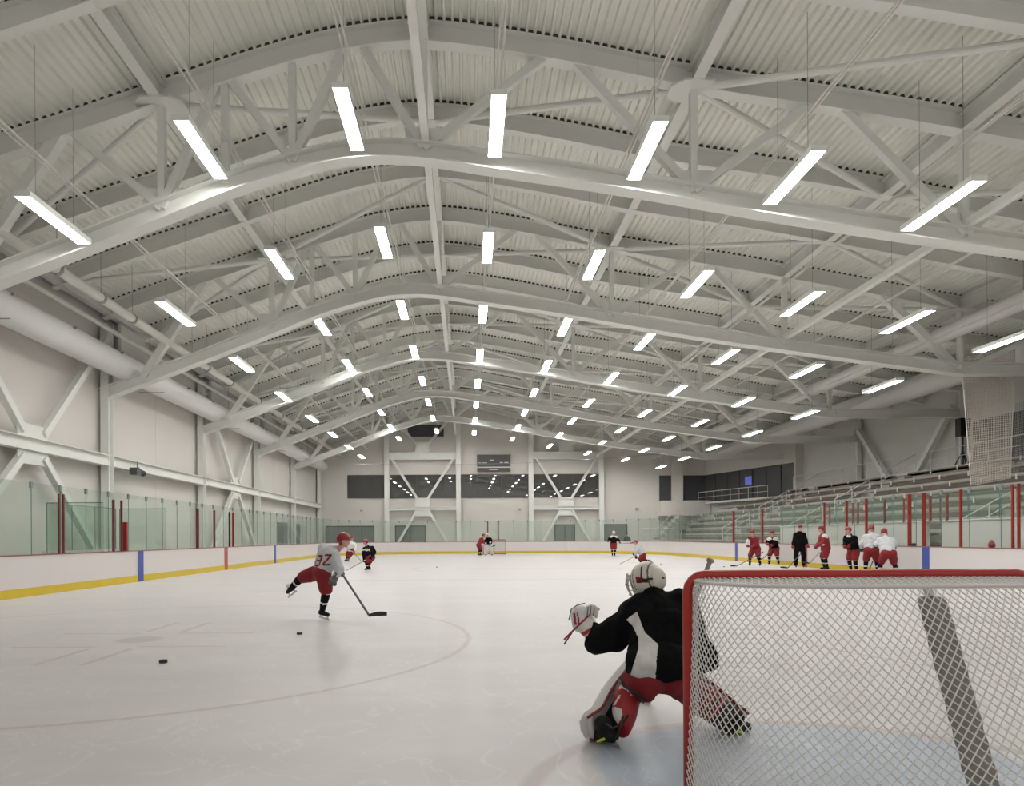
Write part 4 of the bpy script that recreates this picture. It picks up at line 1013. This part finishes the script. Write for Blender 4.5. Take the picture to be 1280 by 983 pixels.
# black player behind the skater
D = 29.6
J = posed(D, dict(head=(457, 678.5, -.1), neck=(458.5, 682.5, 0), chest=(460.5, 687, 0), hips=(463.5, 694.5, .05), shL=(455.5, 686.5, -.15), shR=(465.5, 685, .15), elL=(454.5, 693, -.25), elR=(468.5, 691, .1), haL=(455.5, 700.5, -.25), haR=(463.5, 697.5, -.2),
    hipL=(461, 697, -.1), hipR=(465, 697, .1), knL=(457.5, 702, -.2), knR=(461.5, 703, .1), anL=(459.5, 710.6, 0), anR=(461.5, 709.6, .3), toeL=(455.5, 711.6, 0), toeR=(457.5, 710.6, .3)))
person('player in a black jersey and red shorts leaning left, right of the large skater', J, dict(BK, glove='sock_dark'), face=(-1, -.5, -.15), up=V((-.2, 0, 1)), cage=False, jersey_paint=lambda c, J: 1 if abs((c - V(J['chest'])).z + .02) < .045 and (c - V(J['chest'])).x < .1 and random.random() < .6 else 0)
hockey_stick(at(456.5, 700.5, D - .3), at(430, 715, D - .5), (-1, 0, 0), 'pale hockey stick reaching left along the ice from the black jersey player', shaft='stickgrey')
# the large skater
D = 11.7
J = posed(D, dict(head=(429.5, 676.5, -.06), neck=(420, 687, 0), chest=(411, 693.5, .0), hips=(402, 712, .05), shL=(418, 695, -.2), shR=(404, 686, .19), elL=(424, 712, -.34), elR=(421, 703, .22), haL=(417, 726, -.42), haR=(424, 716, -.05),
    hipL=(404, 717, -.1), hipR=(399, 716, .09), knL=(408, 740, -.16), anL=(402.5, 765, -.05), toeL=(411, 768, -.14), knR=(377, 722, .14), anR=(363.5, 735.5, .2), toeR=(357.5, 740.5, .2)))
def grp(c, J):          # two red figures on the flank of the jersey
    if c.y > J['chest'].y - .01: return 0
    for n_, (px, py) in enumerate(((397.5, 701), (411, 699.5))):
        q = at(px, py, D - .1); a, b_ = c.x - q.x, c.z - q.z; a -= b_ * .25
        if abs(a) < .068 and abs(b_) < .095:
            if n_ == 0 and (abs(a) > .036 or abs(b_) > .062 or abs(b_) < .017): return 2
            if n_ == 1 and (b_ > .06 or b_ < -.062 or abs(a * 1.2 - b_) < .028): return 2
    return 0
person('large skater in a grey jersey with red numerals, one leg lifted behind, shooting at left', J, dict(GR, glove='dark'), vox=.016, face=(1, -.28, -.12), up=V((-.25, 0, 1)), cage=False, jersey_paint=grp, loose=1.02, stick=V((.6, .1, -.7)))
hb, hh = V(J['haR']) + V((-.05, .06, .12)), at(461, 769, D - .75)
hockey_stick(hb, hh, (1, -.06, 0), 'dark hockey stick angled right from the large skater to the ice')

# pucks
def puck(p, label, r=.038, h=.0254):
    mb = MB(); rings = []
    for z, rr in ((0, r - .003), (.003, r), (h - .003, r), (h, r - .003)): rings.append([V((rr * math.cos(2*PI*i/24), rr * math.sin(2*PI*i/24), z)) + V(p) for i in range(24)])
    solo('hockey_puck', mb.loops(rings), M['black'], label, 'puck', loc=p)
def onice(px, py):
    dy_ = (py - 672) + .005 * (px - 583); Dd = F * CAMZ / dy_; q = at(px, py, Dd); return V((q.x, q.y, .001))
puck(onice(204, 829), 'black puck lying nearest the camera at left', .045, .034)
puck(onice(374.5, 793.5), 'black puck lying under the large skater', .042, .03)
puck(onice(546, 709.5), 'tiny black puck far out in the middle of the ice')
puck(onice(826, 705.6), 'tiny black puck right of the goalie mask')
puck(onice(905, 709), 'tiny black puck beside the stick at the right boards')

# ------------------------------------------------------------------ the near goalie
G = dict(head=at(809, 727, 4.95), neck=at(818, 742, 4.88), chest=at(824, 775, 4.80), hips=at(822, 838, 4.66),
         shL=at(797, 762, 4.86), elL=at(751, 800, 4.92), haL=at(733, 780, 5.10), shR=at(852, 764, 4.84), elR=at(878, 824, 4.92), haR=at(862, 822, 5.3),
         hipL=at(806, 846, 4.62), hipR=at(842, 846, 4.68), knL=at(787, 872, 4.86), anL=at(757, 914, 4.56), toeL=at(744, 921, 4.66), knR=at(872, 868, 4.98), anR=at(918, 905, 4.82), toeR=at(934, 911, 4.92))
def build_goalie():
    J = G; g = lambda k: J[k].copy()
    t = thing('person', 'goalie crouching in a black and white jersey with red pads before the near goal', 'person', V((1.38, 4.6, 0)))
    f = V((-.62, .74, -.22)).normalized(); up = V((-.12, .25, 1)); r, f, u = frame_of(f, up); H = g('head')
    b = MB(); head_caps(b, H, f, up); b.cap(g('neck'), H - u * .04, .06, .055); b.cap(g('hips'), g('chest'), .10, .11); b.cap(g('chest'), g('neck'), .10, .055); b.cap(g('shL'), g('shR'), .07)
    for s in 'LR':
        b.cap(g('sh'+s), g('el'+s), .052, .042); b.cap(g('el'+s), g('ha'+s), .042, .032); hand_caps(b, g('el'+s), g('ha'+s), V((-.6, .1, .7)), 1.)
        b.cap(g('hip'+s), g('kn'+s), .09, .065); b.cap(g('kn'+s), g('an'+s), .05, .035); b.cap(g('an'+s), g('toe'+s), .025, .02)
    eyes = [H + r * s * .031 + f * .088 + u * .018 for s in (-1, 1)]
    blob('body', b, [M['skin'], M['eye']], t, .011, 2, lambda c: 1 if min((c - e).length for e in eyes) < .013 else 0)
    # jersey
    j = MB()
    j.cap(at(806, 830, 4.66), at(812, 776, 4.80), .125, .14, 16); j.cap(at(836, 828, 4.66), at(840, 776, 4.80), .125, .15, 16)
    j.cap(g('shL'), g('shR'), .105, .115, 16); j.cap(g('chest'), g('neck') + V((0, 0, -.03)), .16, .09, 14)
    j.cap(at(807, 757, 4.86), at(850, 752, 4.84), .085, .09, 14)
    j.cap(g('shL') + V((.02, 0, -.01)), at(770, 793, 4.9), .125, .118, 14); j.cap(at(770, 793, 4.9), at(748, 802, 4.93), .112, .098, 14); j.cap(at(748, 802, 4.93), at(742, 792, 5.0), .09, .075, 12)
    j.cap(g('shR'), g('elR'), .12, .105, 14); j.cap(g('elR'), g('elR').lerp(g('haR'), .7), .10, .08, 12)
    j.cap(at(806, 829, 4.60), at(842, 829, 4.60), .122, .13, 14); j.cap(at(806, 826, 4.62), at(840, 826, 4.62), .125, .13, 14)
    def inv(c):            # back view plan of a point for the cloth panels (along the back plane)
        return c.x, c.z
    C0 = g('chest')
    def w(px, py): p = at(px, py, 4.62); return p.x, p.z
    poly = [w(783, 775), w(796, 765), w(806, 791), w(816, 800), w(823, 806), w(821, 820), w(818, 868), w(803, 864), w(786, 850), w(795, 822), w(798, 812), w(798, 798), w(791, 783)]
    def inside(x, z):
        c_ = False; n_ = len(poly)
        for i in range(n_):
            x1, z1 = poly[i]; x2, z2 = poly[(i + 1) % n_]
            if (z1 > z) != (z2 > z) and x < (x2 - x1) * (z - z1) / (z2 - z1) + x1: c_ = not c_
        return c_
    sx = 4.62 / 4.75
    def paint(c):
        if c.y > 4.86: return 0
        k = 4.62 / c.y                                    # panel seam follows the flank
        return 1 if inside(c.x * k, CAMZ + (c.z - CAMZ) * k) else 0
    blob('jersey', j, [M['cloth_black'], M['cloth_white']], t, .0062, 20, paint, disp=.05)
    # pants
    s_ = MB(); s_.cap(at(810, 848, 4.68), at(842, 846, 4.70), .115, .12, 14)
    s_.cap(at(808, 850, 4.64), at(796, 858, 4.74), .128, .112, 14); s_.cap(at(806, 860, 4.66), at(808, 864, 4.66), .085, .08, 12); s_.cap(g('hipR'), at(868, 866, 4.92), .135, .11, 14)
    blob('pants', s_, [M['cloth_red']], t, .013, 5, disp=.03)
    # knee and calf straps area (dark) under pads
    for s in 'LR':
        k = MB().cap(g('kn'+s), g('kn'+s).lerp(g('an'+s), .3), .085, .08).cap(g('kn'+s).lerp(g('an'+s), .3), g('an'+s), .078, .055)
        blob('sock', k, [M['cloth_black']], t, .014, 3)
    # leg pads: boxy shell with face turned outward
    def pad(kn, an, fd, name_lbl, wtop=.25, ext=.30, foot=None):
        d_ = (an - kn).normalized(); fd = V(fd); fd = (fd - d_ * fd.dot(d_)).normalized(); sd = d_.cross(fd).normalized()
        top = kn - d_ * ext; bot = an + d_ * .02; rings = []
        nn_ = 16
        for i in range(nn_ + 1):
            q = i / nn_; c = top.lerp(bot, q) + fd * (.085 + .03 * math.sin(q * PI) + (.06 * (q - .85) / .15 if q > .85 else 0)); w_ = (wtop / 2) * (1 - .12 * q) * (.82 if i in (0, nn_) else 1); th = .032 * (.6 if i in (0, nn_) else 1)
            prof = [(-w_, -th * 1.6), (-w_ * .8, -th), (w_ * .8, -th), (w_, -th * 1.6), (w_, th * .4), (w_ * .8, th), (-w_ * .8, th), (-w_, th * .4)]
            rings.append([c + sd * a + fd * b_ for a, b_ in prof])
        shell = mesh_obj('leg_pad', MB().loops(rings), M['leather_white'], t, False)
        bv = shell.modifiers.new('b', 'BEVEL'); bv.width = .008; bv.segments = 2
        shell['label'] = 'white goalie leg pad ' + name_lbl
        # maroon edge piping
        for a in (-1, 1):
            P = [rg[0 if a < 0 else 3] for rg in rings]; mesh_obj('piping', MB().tube(P, .010, 6), M['leather_maroon'], shell, True)
        # toe boot of the pad
        tb = MB(); e_ = bot + fd * .085 - d_ * .055; f2 = (fd * .75 + V((0, 0, -.05))).normalized()
        tb.loops([[e_ - sd * .095 + d_ * (-.11), e_ + sd * .095 + d_ * (-.11), e_ + sd * .095 + d_ * .045, e_ - sd * .095 + d_ * .045], [e_ + f2 * .10 - sd * .05 + d_ * .005, e_ + f2 * .10 + sd * .05 + d_ * .005, e_ + f2 * .10 + sd * .05 + d_ * .045, e_ + f2 * .10 - sd * .05 + d_ * .045]])
        o_ = mesh_obj('pad_toe', tb, M['leather_white'], shell); bv = o_.modifiers.new('b', 'BEVEL'); bv.width = .012; bv.segments = 2
        # red calf wings at the back
        return d_, fd, sd
    dL, fL, sL = pad(g('knL') + V((-.02, 0, 0)), g('anL'), V((-.80, .62, .1)), 'seen edge on at left')
    wing = MB(); kn, an = g('knL'), g('anL'); bk = -fL
    rings = []
    for i in range(13):
        q = i / 12; c = at(785, 870, 4.74).lerp(at(775, 912, 4.58), q)
        rad = .118 * (1 - .30 * q + .12 * math.sin(q * PI)) * (1 if 0 < i < 12 else .75); rings.append([c + sL * math.cos(a) * rad * 1.1 + bk * math.sin(a) * rad * .75 for a in [2*PI*m/18 for m in range(18)]])
    wing.loops(rings)
    P0 = at(776, 886, 4.6)
    def pw(c):
        q = (c - kn).dot((an - kn).normalized()) / (an - kn).length
        sdv = (c - kn).dot(sL)
        k = 4.6 / c.y; x_, z_ = c.x * k, CAMZ + (c.z - CAMZ) * k
        def ins(cx, cy, rx, ry, rot=0):
            p = at(cx, cy, 4.6); dx, dz = x_ - p.x, z_ - p.z; a = rot; return ((dx * math.cos(a) + dz * math.sin(a)) / rx) ** 2 + ((-dx * math.sin(a) + dz * math.cos(a)) / ry) ** 2 < 1
        if ins(762, 899, .10, .062, .7): return 1
        p = at(771, 876, 4.6); 
        if abs(x_ - p.x - (z_ - p.z) * .6) < .008 and abs(z_ - p.z) < .035: return 1
        if ins(783, 864, .055, .03, -.6) and not ins(781, 868, .05, .028, -.6): return 1
        return 0
    blob('calf_wing', wing, [M['leather_red'], M['leather_white']], t, .009, 3, pw)
    # strap block between thigh and wing
    mesh_obj('knee_strap', MB().tube([at(775, 848, 4.60), at(780, 858, 4.55), at(790, 864, 4.53), at(799, 870, 4.55), at(804, 878, 4.60)], .010, 8), M['black'], t, True)
    mesh_obj('calf_strap', MB().tube([at(757, 905, 4.44), at(766, 911, 4.42), at(777, 906, 4.44), at(785, 895, 4.48)], .009, 6).tube([at(770, 925, 4.45), at(776, 910, 4.42), at(779, 896, 4.44)], .008, 6), M['black'], t, True)
    dR, fR, sR = pad(g('knR'), g('anR'), V((.25, .95, .2)), 'behind the netting at right', wtop=.24, ext=.12)
    wing = MB(); kn2, an2 = g('knR'), g('anR'); rings = []
    for i in range(13):
        q = i / 12; c = kn2.lerp(an2 + V((-.01, 0, .02)), q) - fR * .03
        rad = .115 * (1 - .25 * q) * (1 if 0 < i < 12 else .75); rings.append([c + sR * math.cos(a) * rad * 1.15 - fR * math.sin(a) * rad * .8 for a in [2*PI*m/18 for m in range(18)]])
    wing.loops(rings)
    def pw2(c):
        q = (c - kn2).dot((an2 - kn2).normalized()) / (an2 - kn2).length; return 1 if q > .62 or (.42 < q < .5) else 0
    blob('calf_wing', wing, [M['leather_red'], M['black']], t, .010, 3, pw2)
    # skates
    for s, tilt in (('L', V((-.30, -.1, 1))), ('R', V((.35, 0, 1)))):
        an_, toe = g('an'+s), g('toe'+s); d_ = (toe - an_); d_.z *= .3; d_.normalize(); upf = (tilt - d_ * tilt.dot(d_)).normalized(); sd = d_.cross(upf)
        bt = MB().cap(an_ + upf * .05, an_ - upf * .02, .058, .055).cap(an_ - d_ * .05 - upf * .035, an_ + d_ * .16 - upf * .035, .046, .042)
        sk = blob('skate', bt, [M['skate']], t, .010, 2)
        c0, c1 = an_ - d_ * .09 - upf * .085, an_ + d_ * .20 - upf * .085
        zmin = min(c0.z, c1.z) - .02; 
        mesh_obj('skate_blade', MB().bar(c0 - upf * .012, c1 - upf * .012, .006, .045, sd).bar(c0 + upf * .015, c1 + upf * .015, .022, .03, sd), M['blade'] , sk)
        mesh_obj('lime_lace', MB().tube([an_ + sd * .052 * (1 if s == 'R' else -1) - d_ * .03 - upf * .03, an_ + sd * .056 * (1 if s == 'R' else -1) + d_ * .05 - upf * .055], .010, 6).tube([an_ - d_ * .062 - upf * .02 - sd * .03, an_ - d_ * .066 - upf * .03 + sd * .03], .010, 6), M['lime'], sk)
    # mask: shell, dark rim, cage, back plate, mark
    mk = MB(); mk.ell(H + u * .018, .108, .128, .128, r, f, u, 36, 24)
    mk.cap(H + f * .045 - u * .07, H + f * .085 - u * .105, .070, .045, 16)
    def pm(c):
        l = V(((c - H).dot(r), (c - H).dot(f), (c - H).dot(u)))
        if l.x < -.055:                            # red mark on the left cheek of the shell
            a, b_ = l.y + .012, l.z - .005
            if -.055 < a < .03 and abs(b_ - .0 - a * .25) < .013 + (a + .055) * .16 and abs(b_) < .03: return 1
        if abs(l.y + .072) < .005 and l.z > -.09: return 2
        if l.y > .07 and abs(l.x) < .085 and -.07 < l.z < .06: return 2
        if abs(l.y - .05) < .004 and l.z > -.06: return 2
        return 0
    h = blob('goalie_mask', mk, [M['helmet_white'], M['cloth_red'], M['dark']], t, .006, 2, pm)
    cg = MB()
    for x in (-.075, -.05, -.025, 0, .025, .05, .075): cg.tube([H + r*x + f*(.145 - abs(x) * .4) + u*.075, H + r*x + f*(.175 - abs(x)*.5) + u*.0, H + r*x*.8 + f*(.150 - abs(x)*.4) - u*.085], .0035, 6)
    for z in (.07, .035, 0, -.04, -.08): cg.tube([H + r * .105 * math.sin(a) + f * ((.172 - abs(z) * .35) * math.cos(a * .75)) + u * z for a in (-1.3, -.9, -.45, 0, .45, .9, 1.3)], .0035, 6)
    mesh_obj('face_cage', cg, M['leather_white'], h)
    mesh_obj('back_plate', MB().ell(H - f * .095 + u * .005, .078, .045, .085, r, f, u, 18, 12), M['helmet_white'], h, True)
    mesh_obj('mask_strap', MB().tube([H - f * .03 + r * .112 * s * .96 + u * z for s, z in ((-1, .02), (-.78, .095), (0, .142), (.78, .095), (1, .02))], .006, 6).tube([H + r * .112 * s - f * y + u * .0 for s, y in ((-1, .0), (-.85, .085), (0, .142), (.85, .085), (1, .0))], .008, 6), M['black'], h)
    # catching glove
    W_ = at(741, 790, 5.0); C = at(730, 776, 5.06)
    ax = V((-.35, .1, .93)).normalized(); fd = V((-.75, .65, 0)); fd = (fd - ax * fd.dot(ax)).normalized(); sd = ax.cross(fd).normalized()
    gl = MB(); gl.cap(C - ax * .02 , C + ax * .035, .095, .088, 16, sq=(fd, .62)); gl.cap(W_, C - ax * .04, .078, .085, 14, sq=(fd, .8))
    gl.cap(C - fd * .0 + V((-.05, 0, .03)), C + V((-.055, 0, -.035)), .062, .055, 12, sq=(fd, .5))
    pL = at(720, 776, 5.0)
    def pg(c):
        k = 5.0 / c.y; x_, z_ = c.x * k, CAMZ + (c.z - CAMZ) * k; p = at(728, 775, 5.); dx, dz = x_ - p.x, z_ - p.z
        if -.085 < dz < .05 and (abs(dx + .055 - dz * -.1) < .009 or abs(dx + .030 - dz * -.1) < .007) and dz > -.04: return 1
        if abs(dz - dx * .95 + .015) < .010 and dz > -.1: return 1
        q = at(740, 787, 5.); ex, ez = x_ - q.x, z_ - q.z
        if abs(ez - ex * .55) < .016 and abs(ex) < .09: return 1
        if abs(ez - ex * .55 + .045) < .006: return 2
        return 0
    cgl = blob('catching_glove', gl, [M['leather_white'], M['leather_red'], M['leather_maroon']], t, .007, 3, pg)
    fg = MB()
    for i, (px, py, q) in enumerate(((733, 759, .95), (737, 757, 1.), (741, 758, .97), (745, 761, .85))):
        a = at(px, py + 10, 5.03); b_ = at(px + 1.5, py, 5.06); c_ = at(px + 3.5, py + 1, 5.10); fg.cap(a, b_, .0135, .012, 8); fg.cap(b_, c_, .012, .010, 8)
    a = at(722, 772, 5.04); fg.cap(a, at(716, 764, 5.08), .020, .016, 8)
    blob('glove_finger', fg, [M['leather_white']], cgl, .005, 1)
    lc = MB()
    for px, py in ((735.3, 757), (739, 756), (743, 758)): lc.tube([at(px - 1.4, py + 13, 4.985), at(px, py + 2, 5.03)], .0035, 5)
    lc.tube([at(711, 776, 4.97), at(714, 762, 4.98), at(722, 756.5, 4.99), at(731, 754.5, 5.0)], .0045, 5)
    mesh_obj('glove_lacing', lc, M['dark'], cgl)
    mesh_obj('loose_strap', MB().bar(at(721, 784, 4.96), at(705, 800, 4.96), .008, .012).bar(at(715, 791, 4.95), at(705, 806, 4.95), .007, .010), M['leather_maroon'], cgl)
    # blocker, hidden in front of the body
    Cb = g('haR'); bm_ = MB().bar(Cb + V((-.02, .06, .17)), Cb + V((.02, .02, -.17)), .2, .06); o_ = mesh_obj('blocker', bm_, M['leather_white'], t); bv = o_.modifiers.new('b', 'BEVEL'); bv.width = .015; bv.segments = 2
    # neck guard / shoulder nameplate edge
    return t
build_goalie()
bt = at(888.5, 699, 5.25); lowr = at(868, 752, 5.35)
dS = (lowr - bt).normalized()
st = thing('goalie_stick', 'wide grey butted goalie stick rising behind the top of the near goal post', 'hockey stick', at(845, 810, 5.4))
P1 = bt; P2 = at(864, 764, 5.38); P3 = at(806, 880, 5.75)
mesh_obj('shaft', MB().bar(P1, P2, .030, .024), M['stickgrey'], st); mesh_obj('grip_knob', MB().bar(P1, P1.lerp(P2, .06), .034, .044), M['pad_grey'], st)
mesh_obj('paddle', MB().bar(P2, P3, .022, .085), M['leather_white'], st)
H_ = P3; mesh_obj('blade', MB().bar(V((P3.x, P3.y, .05)), V((P3.x - .35, P3.y + .1, .05)), .02, .09).bar(P3, V((P3.x, P3.y, .05)), .02, .085), M['leather_white'], st)

# ------------------------------------------------------------------ light, camera, look
wd = bpy.data.worlds.new('world'); sc.world = wd; wd.use_nodes = True
bg = wd.node_tree.nodes['Background']; bg.inputs[0].default_value = (1, .97, .93, 1); bg.inputs[1].default_value = .55
cam = bpy.data.cameras.new('camera'); co = bpy.data.objects.new('camera', cam); COL.objects.link(co)
cam.sensor_fit = 'HORIZONTAL'; cam.sensor_width = 36; cam.lens = 36 * F / 1280
cam.shift_x = (640 - 583) / 1280; cam.shift_y = (672 - 491.5) / 1280; cam.clip_start = .05; cam.clip_end = 300
co.matrix_world = Matrix.Translation((0, 0, CAMZ)) @ Matrix.Rotation(PI/2, 4, 'X') @ Matrix.Rotation(-.005, 4, 'Z')
sc.camera = co
sc.view_settings.view_transform = 'Standard'; sc.view_settings.look = 'None'; sc.view_settings.exposure = 0.32; sc.view_settings.gamma = 1.
sc.cycles.use_denoising = True
sc.cycles.max_bounces = 10; sc.cycles.diffuse_bounces = 5; sc.cycles.glossy_bounces = 3; sc.cycles.transparent_max_bounces = 24
sc.cycles.sample_clamp_indirect = 6
